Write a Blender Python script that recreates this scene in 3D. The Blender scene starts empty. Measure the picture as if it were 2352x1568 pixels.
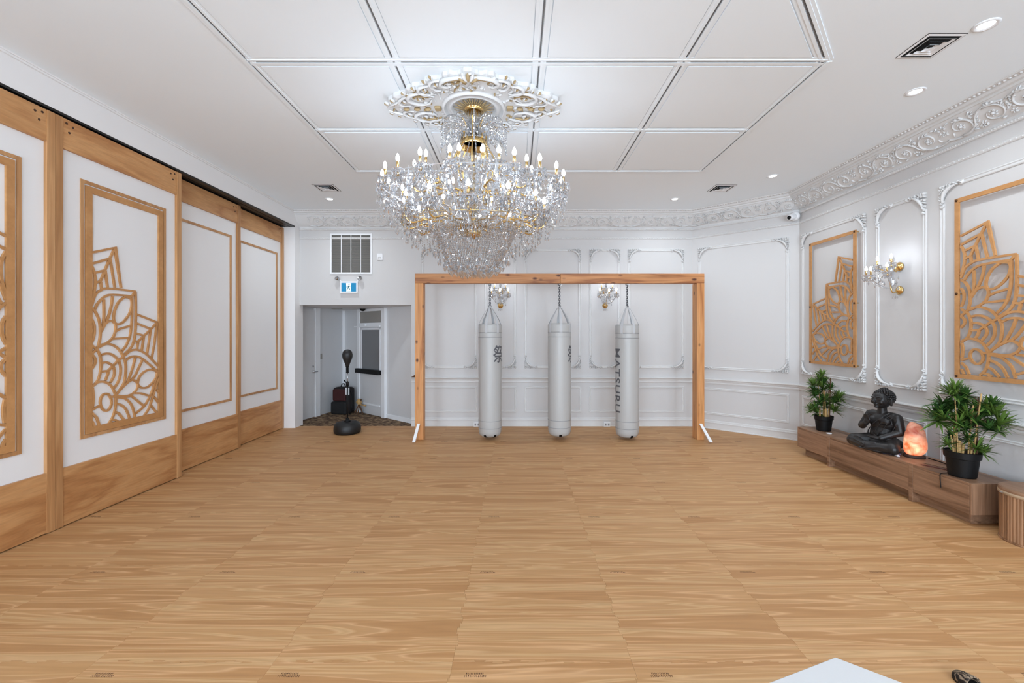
import bpy, bmesh, math, random
from math import sin, cos, pi, radians, sqrt, atan2, hypot
from mathutils import Vector, Matrix, noise
random.seed(7)
SC = bpy.context.scene
COL = SC.collection

# ------------------------------------------------------------------ camera
CAM_H = 1.835
cam_d = bpy.data.cameras.new('camera'); cam = bpy.data.objects.new('camera', cam_d); COL.objects.link(cam)
cam.location = (0, 0, CAM_H); cam.rotation_euler = (pi/2, 0, 0)
cam_d.sensor_width = 36; cam_d.lens = 36*1000/2352
cam_d.shift_x = -9/2352; cam_d.shift_y = -18/2352
cam_d.clip_start = 0.05; cam_d.clip_end = 100
SC.camera = cam
# ------------------------------------------------------------------ world, exposure
w = bpy.data.worlds.new('world'); SC.world = w; w.use_nodes = True
w.node_tree.nodes['Background'].inputs[0].default_value = (.80, .88, 1, 1)
w.node_tree.nodes['Background'].inputs[1].default_value = 1.0
SC.view_settings.view_transform = 'Standard'; SC.view_settings.look = 'None'
SC.view_settings.exposure = 0.15; SC.view_settings.gamma = 1; SC.view_settings.use_curve_mapping = False
SC.cycles.max_bounces = 7; SC.cycles.transparent_max_bounces = 16
SC.cycles.use_adaptive_sampling = True; SC.cycles.adaptive_threshold = .06; SC.cycles.adaptive_min_samples = 20
SC.cycles.diffuse_bounces = 5; SC.cycles.glossy_bounces = 3
SC.cycles.sample_clamp_indirect = 6; SC.cycles.caustics_reflective = False; SC.cycles.caustics_refractive = False
SC.cycles.use_denoising = True
# room dimensions (metres)
YF = 8.656; ZC = 4.216; XR = 4.86; XL = -4.29; CHX = 3.497; CHY = 7.462; YB = -5.0
ZS = 3.926                      # underside of the soffit over the sliding panels
# added fill light: area lamps in invented tall windows behind the camera
def area(name, loc, rot, sx, sy, power, col=(1, 1, 1), shape='RECTANGLE'):
    d = bpy.data.lights.new(name, 'AREA'); d.shape = shape; d.size = sx
    if shape == 'RECTANGLE': d.size_y = sy
    d.energy = power; d.color = col
    o = bpy.data.objects.new(name, d); COL.objects.link(o); o.location = loc; o.rotation_euler = rot
    return o
ADDED_WINDOWS = [(-2.9, 2.2), (0.2, 2.2), (3.3, 2.2)]
for wx, ww in ADDED_WINDOWS:
    area('window_daylight', (wx, YB-0.12, 2.0), (pi/2, 0, 0), ww, 3.0, 345, (.78, .91, 1.05))

# ------------------------------------------------------------------ mesh builder
class MB:
    def __init__(s): s.v = []; s.f = []; s.m = []
    def add(s, vs, fs, mi=0):
        o = len(s.v); s.v += [tuple(p) for p in vs]
        s.f += [tuple(o+i for i in f) for f in fs]; s.m += [mi]*len(fs); return s
    def box(s, x0, x1, y0, y1, z0, z1, mi=0):
        v = [(x0,y0,z0),(x1,y0,z0),(x1,y1,z0),(x0,y1,z0),(x0,y0,z1),(x1,y0,z1),(x1,y1,z1),(x0,y1,z1)]
        return s.add(v, [(0,3,2,1),(4,5,6,7),(0,1,5,4),(1,2,6,5),(2,3,7,6),(3,0,4,7)], mi)
    def prism(s, pts, z0, z1, mi=0):
        n = len(pts)
        v = [(p[0],p[1],z0) for p in pts]+[(p[0],p[1],z1) for p in pts]
        f = [tuple(range(n-1,-1,-1)), tuple(range(n,2*n))]+[(i,(i+1)%n,n+(i+1)%n,n+i) for i in range(n)]
        return s.add(v, f, mi)
    def lathe(s, prof, n=16, c=(0,0,0), mi=0, sx=1, sy=1, flute=None):
        v = []; k = len(prof)
        for i in range(n):
            a = 2*pi*i/n; q = 1 if flute is None else flute(i)
            for r, z in prof: v.append((c[0]+r*q*cos(a)*sx, c[1]+r*q*sin(a)*sy, c[2]+z))
        f = [(i*k+j, ((i+1)%n)*k+j, ((i+1)%n)*k+j+1, i*k+j+1) for i in range(n) for j in range(k-1)]
        if prof[0][0] > 1e-5: f.append(tuple(i*k for i in range(n-1,-1,-1)))
        if prof[-1][0] > 1e-5: f.append(tuple(i*k+k-1 for i in range(n)))
        return s.add(v, f, mi)
    def tube(s, pts, r, n=8, mi=0, flat=None, up=(0,0,1), cap=True):
        pts = [Vector(p) for p in pts]; N = len(pts)
        rr = r if isinstance(r, (list, tuple)) else [r]*N
        t0 = (pts[1]-pts[0]).normalized(); ref = Vector(up)
        if abs(t0.dot(ref)) > .95: ref = Vector((1,0,0)) if abs(t0.x) < .9 else Vector((0,1,0))
        b = ref; v = []
        for i, p in enumerate(pts):
            t = (pts[min(i+1,N-1)]-pts[max(i-1,0)])
            if t.length < 1e-9: t = t0
            t.normalize(); a = t.cross(b)
            if a.length < 1e-6: a = t.orthogonal()
            a.normalize(); b = a.cross(t).normalized()
            fl = 1 if flat is None else flat
            for j in range(n):
                an = 2*pi*j/n; v.append(p + a*cos(an)*rr[i] + b*sin(an)*rr[i]*fl)
        f = [(i*n+j, i*n+(j+1)%n, (i+1)*n+(j+1)%n, (i+1)*n+j) for i in range(N-1) for j in range(n)]
        if cap: f += [tuple(range(n-1,-1,-1)), tuple((N-1)*n+j for j in range(n))]
        return s.add(v, f, mi)
    def ell(s, c, r, n=10, m=6, mi=0, M=None):
        if not hasattr(r, '__len__'): r = (r, r, r)
        c = Vector(c); v = []
        def P(x, y, z):
            p = Vector((x*r[0], y*r[1], z*r[2])); return c+(M @ p if M else p)
        v.append(P(0,0,-1))
        for j in range(1, m):
            a = -pi/2+pi*j/m
            for i in range(n): v.append(P(cos(a)*cos(2*pi*i/n), cos(a)*sin(2*pi*i/n), sin(a)))
        v.append(P(0,0,1)); L = len(v)-1
        f = [(0, 1+(i+1)%n, 1+i) for i in range(n)]
        for j in range(m-2):
            b = 1+j*n; f += [(b+i, b+(i+1)%n, b+n+(i+1)%n, b+n+i) for i in range(n)]
        b = 1+(m-2)*n; f += [(b+i, b+(i+1)%n, L) for i in range(n)]
        return s.add(v, f, mi)
    def gem(s, c, r, h0, h1, n=6, mi=0, rot=0.0):            # faceted bead or drop
        v = [(c[0],c[1],c[2]+h1)]+[(c[0]+r*cos(2*pi*i/n+rot), c[1]+r*sin(2*pi*i/n+rot), c[2]) for i in range(n)]+[(c[0],c[1],c[2]-h0)]
        return s.add(v, [(0,1+i,1+(i+1)%n) for i in range(n)]+[(n+1,1+(i+1)%n,1+i) for i in range(n)], mi)
    def torus(s, c, R, r, n=24, m=8, M=None, mi=0, sx=1, sy=1):
        v = []
        for i in range(n):
            a = 2*pi*i/n
            for j in range(m):
                b = 2*pi*j/m; p = Vector(((R+r*cos(b))*cos(a)*sx, (R+r*cos(b))*sin(a)*sy, r*sin(b)))
                v.append(Vector(c)+(M @ p if M else p))
        return s.add(v, [(i*m+j, ((i+1)%n)*m+j, ((i+1)%n)*m+(j+1)%m, i*m+(j+1)%m) for i in range(n) for j in range(m)], mi)
    def ribbon(s, pts, w, n0, n1, mi=0):                     # flat bar along a 2-D polyline (x,y), from height n0 to n1
        pts = [Vector((p[0], p[1])) for p in pts]; N = len(pts); L = []; R = []
        for i in range(N):
            d = pts[min(i+1,N-1)]-pts[max(i-1,0)]
            d1 = (pts[i]-pts[i-1]).normalized() if i else None
            d2 = (pts[i+1]-pts[i]).normalized() if i < N-1 else None
            d.normalize(); nrm = Vector((-d.y, d.x)); k = 1
            if d1 and d2: k = 1/max(.5, abs(nrm.dot(Vector((-d1.y, d1.x)))))
            L.append(pts[i]+nrm*w*.5*k); R.append(pts[i]-nrm*w*.5*k)
        v = []
        for i in range(N): v += [(L[i].x,L[i].y,n0),(R[i].x,R[i].y,n0),(R[i].x,R[i].y,n1),(L[i].x,L[i].y,n1)]
        f = []
        for i in range(N-1):
            a, b = i*4, i*4+4
            f += [(a+3,a+2,b+2,b+3),(a,b,b+1,a+1),(a,a+3,b+3,b),(a+1,b+1,b+2,a+2)]
        f += [(0,1,2,3),((N-1)*4+3,(N-1)*4+2,(N-1)*4+1,(N-1)*4)]
        return s.add(v, f, mi)
    def mesh(s, name, mats, smooth=False):
        me = bpy.data.meshes.new(name); me.from_pydata(s.v, [], s.f)
        for m in (mats if isinstance(mats, (list, tuple)) else [mats]): me.materials.append(m)
        me.polygons.foreach_set('material_index', s.m)
        if smooth: me.polygons.foreach_set('use_smooth', [True]*len(s.f))
        me.update(); return me
    def build(s, name, mats, parent=None, loc=(0,0,0), rot=(0,0,0), smooth=False, recalc=False, bevel=0):
        me = s.mesh(name, mats, smooth)
        if recalc:
            b = bmesh.new(); b.from_mesh(me); bmesh.ops.recalc_face_normals(b, faces=b.faces); b.to_mesh(me); b.free()
        return put(name, me, parent, loc, rot, bevel=bevel)
def put(name, me, parent=None, loc=(0,0,0), rot=(0,0,0), scale=(1,1,1), bevel=0):
    o = bpy.data.objects.new(name, me); COL.objects.link(o)
    o.location = loc; o.rotation_euler = rot; o.scale = scale
    if parent: o.parent = parent
    if bevel:
        m = o.modifiers.new('bevel', 'BEVEL'); m.width = bevel; m.segments = 2; m.limit_method = 'ANGLE'; m.angle_limit = radians(40)
    return o
def tag(o, label, cat, group=None, kind=None):
    o['label'] = label; o['category'] = cat
    if group: o['group'] = group
    if kind: o['kind'] = kind
    return o
def root(name, label, cat, loc=(0,0,0), rz=0, group=None, kind=None):
    o = bpy.data.objects.new(name, None); COL.objects.link(o); o.empty_display_size = .1
    o.location = loc; o.rotation_euler = (0,0,rz); return tag(o, label, cat, group, kind)
def copy_tree(o, parent=None):
    c = o.copy(); COL.objects.link(c); c.parent = parent
    for ch in list(o.children): copy_tree(ch, c)
    return c
def struct(o, label, cat): return tag(o, label, cat, kind='structure')
def smooth_path(pts, k=5):                                    # Catmull-Rom
    P = [Vector(p) for p in pts]; out = []
    for i in range(len(P)-1):
        a, b, c, d = P[max(i-1,0)], P[i], P[i+1], P[min(i+2,len(P)-1)]
        for j in range(k):
            t = j/k; out.append(.5*((2*b)+(c-a)*t+(2*a-5*b+4*c-d)*t*t+(3*b-a-3*c+d)*t**3))
    out.append(P[-1]); return out

# ------------------------------------------------------------------ materials
def lin(c):
    c = [x/255 for x in c]; return tuple(x/12.92 if x <= .04045 else ((x+.055)/1.055)**2.4 for x in c)+(1,)
def mat(name, col, rough=.5, metal=0, spec=.5, emit=None, estr=0, bump=0, bscale=40, var=0, vscale=3, alpha=1, trans=0):
    m = bpy.data.materials.new(name); m.use_nodes = True; nt = m.node_tree; b = nt.nodes['Principled BSDF']
    c = lin(col); b.inputs['Base Color'].default_value = c; b.inputs['Roughness'].default_value = rough
    b.inputs['Metallic'].default_value = metal; b.inputs['Specular IOR Level'].default_value = spec
    if trans: b.inputs['Transmission Weight'].default_value = trans
    if emit: b.inputs['Emission Color'].default_value = lin(emit); b.inputs['Emission Strength'].default_value = estr
    if bump or var:
        tc = nt.nodes.new('ShaderNodeTexCoord')
    if var:
        n = nt.nodes.new('ShaderNodeTexNoise'); n.inputs['Scale'].default_value = vscale; n.inputs['Detail'].default_value = 4
        nt.links.new(tc.outputs['Object'], n.inputs['Vector'])
        mx = nt.nodes.new('ShaderNodeMix'); mx.data_type = 'RGBA'
        mx.inputs[6].default_value = tuple(x*(1-var) for x in c[:3])+(1,); mx.inputs[7].default_value = tuple(min(1, x*(1+var)) for x in c[:3])+(1,)
        nt.links.new(n.outputs['Fac'], mx.inputs[0]); nt.links.new(mx.outputs[2], b.inputs['Base Color'])
    if bump:
        n2 = nt.nodes.new('ShaderNodeTexNoise'); n2.inputs['Scale'].default_value = bscale; n2.inputs['Detail'].default_value = 3
        nt.links.new(tc.outputs['Object'], n2.inputs['Vector'])
        bp = nt.nodes.new('ShaderNodeBump'); bp.inputs['Strength'].default_value = bump; bp.inputs['Distance'].default_value = .01
        nt.links.new(n2.outputs['Fac'], bp.inputs['Height']); nt.links.new(bp.outputs[0], b.inputs['Normal'])
    return m
def wood(name, stops, scale, rough=.5, ring=7.0, fine=(3, 90, 3), fine_amt=.12, nscale=1.0, detail=3, distort=.4, coord='Object', tint=.06, knots=None, spec=.4):
    """grain: contour bands of a stretched noise plus fine streaks; scale = stretch of the three axes"""
    m = bpy.data.materials.new(name); m.use_nodes = True; nt = m.node_tree; N = nt.nodes; K = nt.links.new
    b = N['Principled BSDF']; b.inputs['Roughness'].default_value = rough; b.inputs['Specular IOR Level'].default_value = spec
    tc = N.new('ShaderNodeTexCoord'); oi = N.new('ShaderNodeObjectInfo')
    mul = N.new('ShaderNodeMath'); mul.operation = 'MULTIPLY'; mul.inputs[1].default_value = 37.0; K(oi.outputs['Random'], mul.inputs[0])
    off = N.new('ShaderNodeVectorMath'); off.operation = 'ADD'; K(tc.outputs[coord], off.inputs[0]); K(mul.outputs[0], off.inputs[1])
    mp = N.new('ShaderNodeMapping'); mp.inputs['Scale'].default_value = scale; K(off.outputs[0], mp.inputs['Vector'])
    n1 = N.new('ShaderNodeTexNoise'); n1.inputs['Scale'].default_value = nscale; n1.inputs['Detail'].default_value = detail
    n1.inputs['Roughness'].default_value = .5; n1.inputs['Distortion'].default_value = distort; K(mp.outputs[0], n1.inputs['Vector'])
    r = N.new('ShaderNodeMath'); r.operation = 'MULTIPLY'; r.inputs[1].default_value = ring; K(n1.outputs['Fac'], r.inputs[0])
    pp = N.new('ShaderNodeMath'); pp.operation = 'PINGPONG'; pp.inputs[1].default_value = 1; K(r.outputs[0], pp.inputs[0])
    cr = N.new('ShaderNodeValToRGB'); e = cr.color_ramp.elements
    e[0].position, e[0].color = stops[0][0], lin(stops[0][1]); e[1].position, e[1].color = stops[-1][0], lin(stops[-1][1])
    for p, c in stops[1:-1]: q = e.new(p); q.color = lin(c)
    K(pp.outputs[0], cr.inputs[0])
    mp2 = N.new('ShaderNodeMapping'); mp2.inputs['Scale'].default_value = fine; K(off.outputs[0], mp2.inputs['Vector'])
    n2 = N.new('ShaderNodeTexNoise'); n2.inputs['Scale'].default_value = 1; n2.inputs['Detail'].default_value = 3; K(mp2.outputs[0], n2.inputs['Vector'])
    mr = N.new('ShaderNodeMapRange'); mr.inputs[3].default_value = 1-fine_amt; mr.inputs[4].default_value = 1+fine_amt
    mr.inputs[1].default_value = .3; mr.inputs[2].default_value = .7; K(n2.outputs['Fac'], mr.inputs[0])
    tv = N.new('ShaderNodeMapRange'); tv.inputs[3].default_value = 1-tint; tv.inputs[4].default_value = 1+tint; K(oi.outputs['Random'], tv.inputs[0])
    mm = N.new('ShaderNodeMath'); mm.operation = 'MULTIPLY'; K(mr.outputs[0], mm.inputs[0]); K(tv.outputs[0], mm.inputs[1])
    vm = N.new('ShaderNodeVectorMath'); vm.operation = 'SCALE'; K(cr.outputs[0], vm.inputs[0]); K(mm.outputs[0], vm.inputs['Scale'])
    out = vm.outputs[0]
    if knots:
        kc, ks, kr = knots
        mp3 = N.new('ShaderNodeMapping'); mp3.inputs['Scale'].default_value = ks; K(off.outputs[0], mp3.inputs['Vector'])
        vo = N.new('ShaderNodeTexVoronoi'); vo.inputs['Scale'].default_value = 1; K(mp3.outputs[0], vo.inputs['Vector'])
        kr1 = N.new('ShaderNodeMapRange'); kr1.inputs[1].default_value = kr*.4; kr1.inputs[2].default_value = kr; kr1.inputs[3].default_value = 1; kr1.inputs[4].default_value = 0
        K(vo.outputs['Distance'], kr1.inputs[0])
        mx = N.new('ShaderNodeMix'); mx.data_type = 'RGBA'; K(kr1.outputs[0], mx.inputs[0]); K(out, mx.inputs[6]); mx.inputs[7].default_value = lin(kc); out = mx.outputs[2]
    K(out, b.inputs['Base Color']); return m
M = {}
M['wall'] = mat('wall_paint', (204,202,201), .55)
M['ceil'] = mat('ceiling_paint', (240,247,252), .7)
M['trim'] = mat('trim_paint', (214,213,212), .4)
M['plaster'] = mat('plaster_relief', (216,215,214), .6)
M['field'] = mat('panel_white', (233,232,232), .6)
M['black'] = mat('black_track', (14,14,15), .4)
M['dark'] = mat('dark_void', (9,9,9), .9)
M['floor'] = wood('plywood_print_foam', [(0,(174,126,79)),(.30,(182,134,86)),(.40,(206,160,114)),(.48,(190,144,97)),(.80,(184,138,89)),(.90,(202,159,113)),(1,(190,149,101))], (.34, 7.0, 1), .55, ring=6.5, fine=(4, 60, 1), fine_amt=.06, nscale=1.0, distort=.75, tint=.016, detail=2.3)
M['oak'] = wood('oak_veneer', [(0,(170,117,71)),(.5,(188,137,88)),(1,(196,147,98))], (3, .8, 5), .45, ring=7, fine=(4, 6, 70), fine_amt=.10, tint=.04)
M['oakv'] = wood('oak_solid', [(0,(168,120,76)),(.5,(182,135,89)),(1,(193,147,101))], (9, 9, .6), .45, ring=5, fine=(60, 60, 3), fine_amt=.10, tint=.05)
M['mdf'] = wood('cut_board', [(0,(182,131,80)),(.5,(190,139,88)),(1,(196,146,95))], (4, 4, .8), .5, ring=4, fine=(30, 30, 6), fine_amt=.06, tint=.03)
pst = [(0,(160,98,52)),(.25,(188,127,74)),(.6,(199,138,83)),(1,(207,150,96))]
M['pinev'] = wood('pine_upright', pst, (9, 9, .7), .5, ring=6, fine=(50, 50, 2), fine_amt=.12, tint=.03, knots=((92,46,20),(7,7,4.6),.21))
M['pineh'] = wood('pine_beam', [(0,(150,92,52)),(.25,(178,118,70)),(.6,(190,130,80)),(1,(200,142,92))], (.7, 9, 9), .5, ring=6, fine=(2, 50, 50), fine_amt=.14, tint=.1, knots=((86,42,20),(3.6,7,7),.21))
M['walnut'] = wood('walnut_laminate', [(0,(114,83,61)),(.4,(138,104,79)),(1,(153,118,92))], (6, .6, 9), .4, ring=6, fine=(50, 2.5, 50), fine_amt=.16, tint=.03)
M['walnutv'] = wood('walnut_end', [(0,(114,83,61)),(.4,(138,104,79)),(1,(153,118,92))], (9, 9, .6), .4, ring=6, fine=(50, 50, 2.5), fine_amt=.16, tint=.03)
M['bamboo'] = wood('bamboo_strip', [(0,(118,84,58)),(.5,(146,108,78)),(1,(166,126,94))], (18, 18, .5), .45, ring=5, fine=(60, 60, 3), fine_amt=.15)
M['gold'] = mat('polished_brass', (222,186,122), .2, metal=1)
M['goldpaint'] = mat('gold_paint', (172,148,108), .6, metal=.1)
M['steel'] = mat('chain_steel', (96,98,102), .35, metal=.8)
M['chrome'] = mat('chrome', (190,192,195), .25, metal=1)
M['bagskin'] = mat('grey_vinyl', (179,178,176), .42, bump=.06, bscale=7)
M['strap'] = mat('grey_webbing', (190,191,193), .7)
M['ink'] = mat('dark_print', (88,88,92), .6)
M['rubber'] = mat('black_rubber', (20,20,21), .5)
M['blackplastic'] = mat('black_plastic', (13,13,14), .5, spec=.25)
M['seam'] = mat('stitch_grey', (140,141,144), .7)
M['white'] = mat('white_plastic', (236,237,239), .35)
M['grey'] = mat('alcove_paint', (212,212,213), .5)
M['glassgrey'] = mat('smoked_glass', (118,120,122), .15, spec=.6)
M['vent'] = mat('grille_grey', (150,146,140), .6)
M['statue'] = mat('bronze_resin', (36,34,34), .42, spec=.45, bump=.1, bscale=60, var=.2, vscale=6)
M['soil'] = mat('soil', (50,36,26), .95)
M['cane'] = mat('cane_bark', (186,150,96), .7, var=.25, vscale=14)
M['brownstem'] = mat('dead_stem', (92,62,38), .8)
M['leaf1'] = mat('leaf_green', (90,118,50), .42, var=.35, vscale=5)
M['leaf2'] = mat('leaf_dark', (54,88,36), .42, var=.35, vscale=5)
M['bulb'] = mat('lit_bulb', (255,250,240), .3, emit=(236,244,255), estr=52)
M['down'] = mat('downlight_disc', (255,255,255), .3, emit=(240,246,255), estr=9)
M['down'].cycles.emission_sampling = 'NONE'
# crystal: cut glass that lets light through and mirrors the lamps
def crystal(name, f):
    m = bpy.data.materials.new(name); m.use_nodes = True; nt = m.node_tree; N = nt.nodes; K = nt.links.new
    for n in list(N):
        if n.type == 'BSDF_PRINCIPLED': N.remove(n)
    out = [n for n in N if n.type == 'OUTPUT_MATERIAL'][0]
    tr = N.new('ShaderNodeBsdfTransparent'); tr.inputs[0].default_value = (.93,.95,.98,1)
    gl = N.new('ShaderNodeBsdfGlossy'); gl.inputs[0].default_value = (.98,.99,1,1); gl.inputs['Roughness'].default_value = .06
    tl = N.new('ShaderNodeBsdfTranslucent'); tl.inputs[0].default_value = (.95,.97,1,1)
    lw = N.new('ShaderNodeLayerWeight'); lw.inputs[0].default_value = .55
    mr = N.new('ShaderNodeMapRange'); mr.inputs[3].default_value = f; mr.inputs[4].default_value = .95; K(lw.outputs['Facing'], mr.inputs[0])
    a = N.new('ShaderNodeMixShader'); a.inputs[0].default_value = .32; K(tr.outputs[0], a.inputs[1]); K(tl.outputs[0], a.inputs[2])
    b = N.new('ShaderNodeMixShader'); K(mr.outputs[0], b.inputs[0]); K(a.outputs[0], b.inputs[1]); K(gl.outputs[0], b.inputs[2])
    K(b.outputs[0], out.inputs[0]); return m
M['crystal'] = crystal('cut_crystal', .3)
# ================================================================== STRUCTURE
# ---- floor: slab, interlocking foam mats, carpet of the alcove
fl = MB().box(-4.75, 5.0, YB, 8.80, -.06, -.013).build('floor', mat('subfloor', (70,60,50), .8))
struct(fl, 'floor of wood-print interlocking foam mats', 'floor')
TX, TY = 1.0, 1.013
def tooth(n=10, d=.011):
    pts = [(0.0, 0.0)]
    for k in range(n):
        a, b = (k+.5)/n-.25/n*1.2, (k+.5)/n+.25/n*1.2
        if k in (0, n-1): continue
        s = d if k % 2 else -d
        pts += [(a+.006, 0), (a-.004, s), (b+.004, s), (b-.006, 0)]
    return pts
E_ = tooth()
outl = [(t*TX, o) for t, o in E_] + [(TX-o, t*TY) for t, o in [(a, -b) for a, b in E_]]
outl += [((1-t)*TX, TY+o) for t, o in [(a, 0) for a, b in []]]
bot = [(t*TX, o) for t, o in E_]; rgt = [(TX+o, t*TY) for t, o in E_]
top = [(x, TY+y) for x, y in bot+[(TX, 0)]][::-1]; lef = [(o, t*TY) for t, o in E_+[(1.0, 0)]][::-1]
outl = bot+rgt+top[:-1]+lef[:-1]
cx, cy = TX/2, TY/2
def shr(p, g): return (cx+(p[0]-cx)*(1-g), cy+(p[1]-cy)*(1-g))
def tile_mesh():
    n = len(outl); v = [(*shr(p, .0006), -.012) for p in outl]+[(*shr(p, .0006), -.0005) for p in outl]+[(*shr(p, .0018), 0) for p in outl]
    f = [tuple(range(2*n, 3*n))]+[(i,(i+1)%n,n+(i+1)%n,n+i) for i in range(n)]+[(n+i,n+(i+1)%n,2*n+(i+1)%n,2*n+i) for i in range(n)]
    return MB().add(v, f).mesh('floor_mat', M['floor'])
TM = tile_mesh()
mk = MB(); rnd = random.Random(3)                                  # tiny two-line maker's print near a corner of each mat
for row, (yy, w0, w1) in enumerate([(.922, .085, .175), (.903, .078, .188)]):
    x = w0
    while x < w1:
        g = rnd.uniform(.0045, .007)
        mk.box(x, x+.0022, yy, yy+.013, 0, .0003)
        if rnd.random() < .7: mk.box(x, x+g*.7, yy+rnd.choice([0, .0055, .011]), yy+rnd.choice([.0025, .008, .013]), 0, .0003)
        if rnd.random() < .6: mk.box(x+g*.6, x+g*.6+.0014, yy, yy+rnd.choice([.007, .013]), 0, .0003)
        x += g+.003
MK = mk.mesh('printed_mark', mat('stamp_brown', (84,52,28), .7))
XT0, YT0 = -.353, 2.437
def clip(me, planes):
    b = bmesh.new(); b.from_mesh(me); changed = False
    for co, no in planes:
        if any((v.co-Vector(co)).dot(Vector(no)) > 1e-6 for v in b.verts):
            changed = True
            bmesh.ops.bisect_plane(b, geom=b.verts[:]+b.edges[:]+b.faces[:], plane_co=co, plane_no=no, clear_outer=True)
    if not b.faces: b.free(); return None
    if not changed: b.free(); return me
    m2 = me.copy(); b.to_mesh(m2); b.free(); return m2
cn = Vector((YF-CHY, XR-CHX, 0)).normalized()
for i in range(-5, 6):
    for j in range(-3, 7):
        ox, oy = XT0+i*TX, YT0+j*TY
        pl = [((-4.54-ox, 0, 0), (-1,0,0)), ((XR-.004-ox, 0, 0), (1,0,0)), ((0, YF-.006-oy, 0), (0,1,0)), ((CHX-.004-ox, YF-.004-oy, 0), cn)]
        if ox < -4.54 and j == 6: pass
        m2 = clip(TM, pl)
        if m2 is None: continue
        t = put('floor_mat', m2, fl, (ox, oy, 0))
        mkx, mky = ox+.13, oy+.91
        if -4.3 < mkx-.06 and mkx+.06 < XR-.05 and mky < 8.4 and (Vector((mkx+.06-CHX, mky-YF, 0)).dot(cn) < -.1):
            put('printed_mark', MK, t)
# ---- carpet in the alcove
mc = bpy.data.materials.new('patterned_carpet'); mc.use_nodes = True; nt = mc.node_tree
vo = nt.nodes.new('ShaderNodeTexVoronoi'); vo.inputs['Scale'].default_value = 13; tc = nt.nodes.new('ShaderNodeTexCoord')
nz = nt.nodes.new('ShaderNodeTexNoise'); nz.inputs['Scale'].default_value = 30; nz.inputs['Detail'].default_value = 4
cr = nt.nodes.new('ShaderNodeValToRGB'); el = cr.color_ramp.elements
el[0].position, el[0].color = .3, lin((36,26,22)); el[1].position, el[1].color = .72, lin((150,124,92)); q = el.new(.5); q.color = lin((86,60,40))
ad = nt.nodes.new('ShaderNodeMath'); ad.operation = 'ADD'
nt.links.new(tc.outputs['Object'], vo.inputs['Vector']); nt.links.new(tc.outputs['Object'], nz.inputs['Vector'])
ms = nt.nodes.new('ShaderNodeMath'); ms.operation = 'MULTIPLY'; ms.inputs[1].default_value = .5
nt.links.new(vo.outputs['Distance'], ms.inputs[0]); nt.links.new(ms.outputs[0], ad.inputs[0])
m9 = nt.nodes.new('ShaderNodeMath'); m9.operation = 'MULTIPLY'; m9.inputs[1].default_value = .62; nt.links.new(nz.outputs['Fac'], m9.inputs[0])
nt.links.new(m9.outputs[0], ad.inputs[1]); nt.links.new(ad.outputs[0], cr.inputs[0])
nt.links.new(cr.outputs[0], nt.nodes['Principled BSDF'].inputs['Base Color']); nt.nodes['Principled BSDF'].inputs['Roughness'].default_value = .95
AC = [(-4.62, YF), (-4.62, 8.79), (-4.24, 10.72), (-2.02, 8.80), (-2.02, YF)]     # plan of the alcove
cp = MB().prism([(x, y) for x, y in AC][::-1], -.05, .0).build('floor_carpet', mc, recalc=True)
struct(cp, 'dark brown patterned carpet in the corner alcove', 'carpet')
# ---- walls
ZA = 2.406; XA0, XA1 = -4.31, -2.077
wf = MB().box(-4.62, XA1, YF, YF+.13, ZA, ZC).box(XA1, CHX+.12, YF, YF+.13, 0, ZC).build('wall_far', M['wall'])
struct(wf, 'white panelled far wall behind the punching bags', 'wall')
wc = MB().prism([(CHX, YF), (XR, CHY), (XR+.14, CHY+.1), (CHX+.12, YF+.13)], 0, ZC).build('wall_angled', M['wall'], recalc=True)
struct(wc, 'white angled corner wall with one tall moulded panel', 'wall')
wr = MB().box(XR, XR+.14, YB, CHY, 0, ZC).build('wall_right', M['wall'])
struct(wr, 'white panelled wall behind the low bench', 'wall')
wl = MB().box(-4.80, -4.66, YB, YF, 0, ZC).box(-4.66, -4.34, YB, 2.45, 0, ZS).build('wall_left', M['wall'])
struct(wl, 'white wall behind the sliding wooden panels', 'wall')
sf = MB().box(-4.66, XL, YB, YF-.01, ZS, ZC).box(XL, XL+.018, YB, YF-.32, ZC-.03, ZC).box(XL+.018, XL+.03, YB, YF-.32, ZC-.012, ZC).build('wall_soffit', M['field'])
struct(sf, 'white soffit running above the sliding panels', 'soffit')
jb = MB().box(-4.66, XA0+.012, 8.47, YF+.13, 0, ZS).build('wall_jamb', M['field'])
struct(jb, 'white wall end between sliding panels and alcove', 'wall')
wb = MB(); xs = sorted([a for wx, ww in ADDED_WINDOWS for a in (wx-ww/2, wx+ww/2)])
wb.box(-4.8, 5.0, YB-.12, YB, 0, .5).box(-4.8, 5.0, YB-.12, YB, 3.5, ZC)
e = [-4.8]+xs+[5.0]
for k in range(0, len(e), 2): wb.box(e[k], e[k+1], YB-.12, YB, .5, 3.5)
wb = wb.build('wall_back', M['wall']); struct(wb, 'white wall with tall windows behind the viewer', 'wall')
for n, (wx, ww) in enumerate(ADDED_WINDOWS):
    b = MB()
    for s in (-1, 0, 1): b.box(wx+s*(ww/2-.03)-.03, wx+s*(ww/2-.03)+.03, YB-.08, YB-.02, .5, 3.5)
    for z in (.53, 2.4, 3.47): b.box(wx-ww/2, wx+ww/2, YB-.075, YB-.025, z-.03, z+.03)
    struct(b.build('window_%d' % (n+1), M['trim']), ['tall white window nearest the sliding panel side', 'middle tall white window in back wall', 'tall white window nearest the bench side'][n], 'window')  # frames of the invented windows that carry the added fill light
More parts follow.
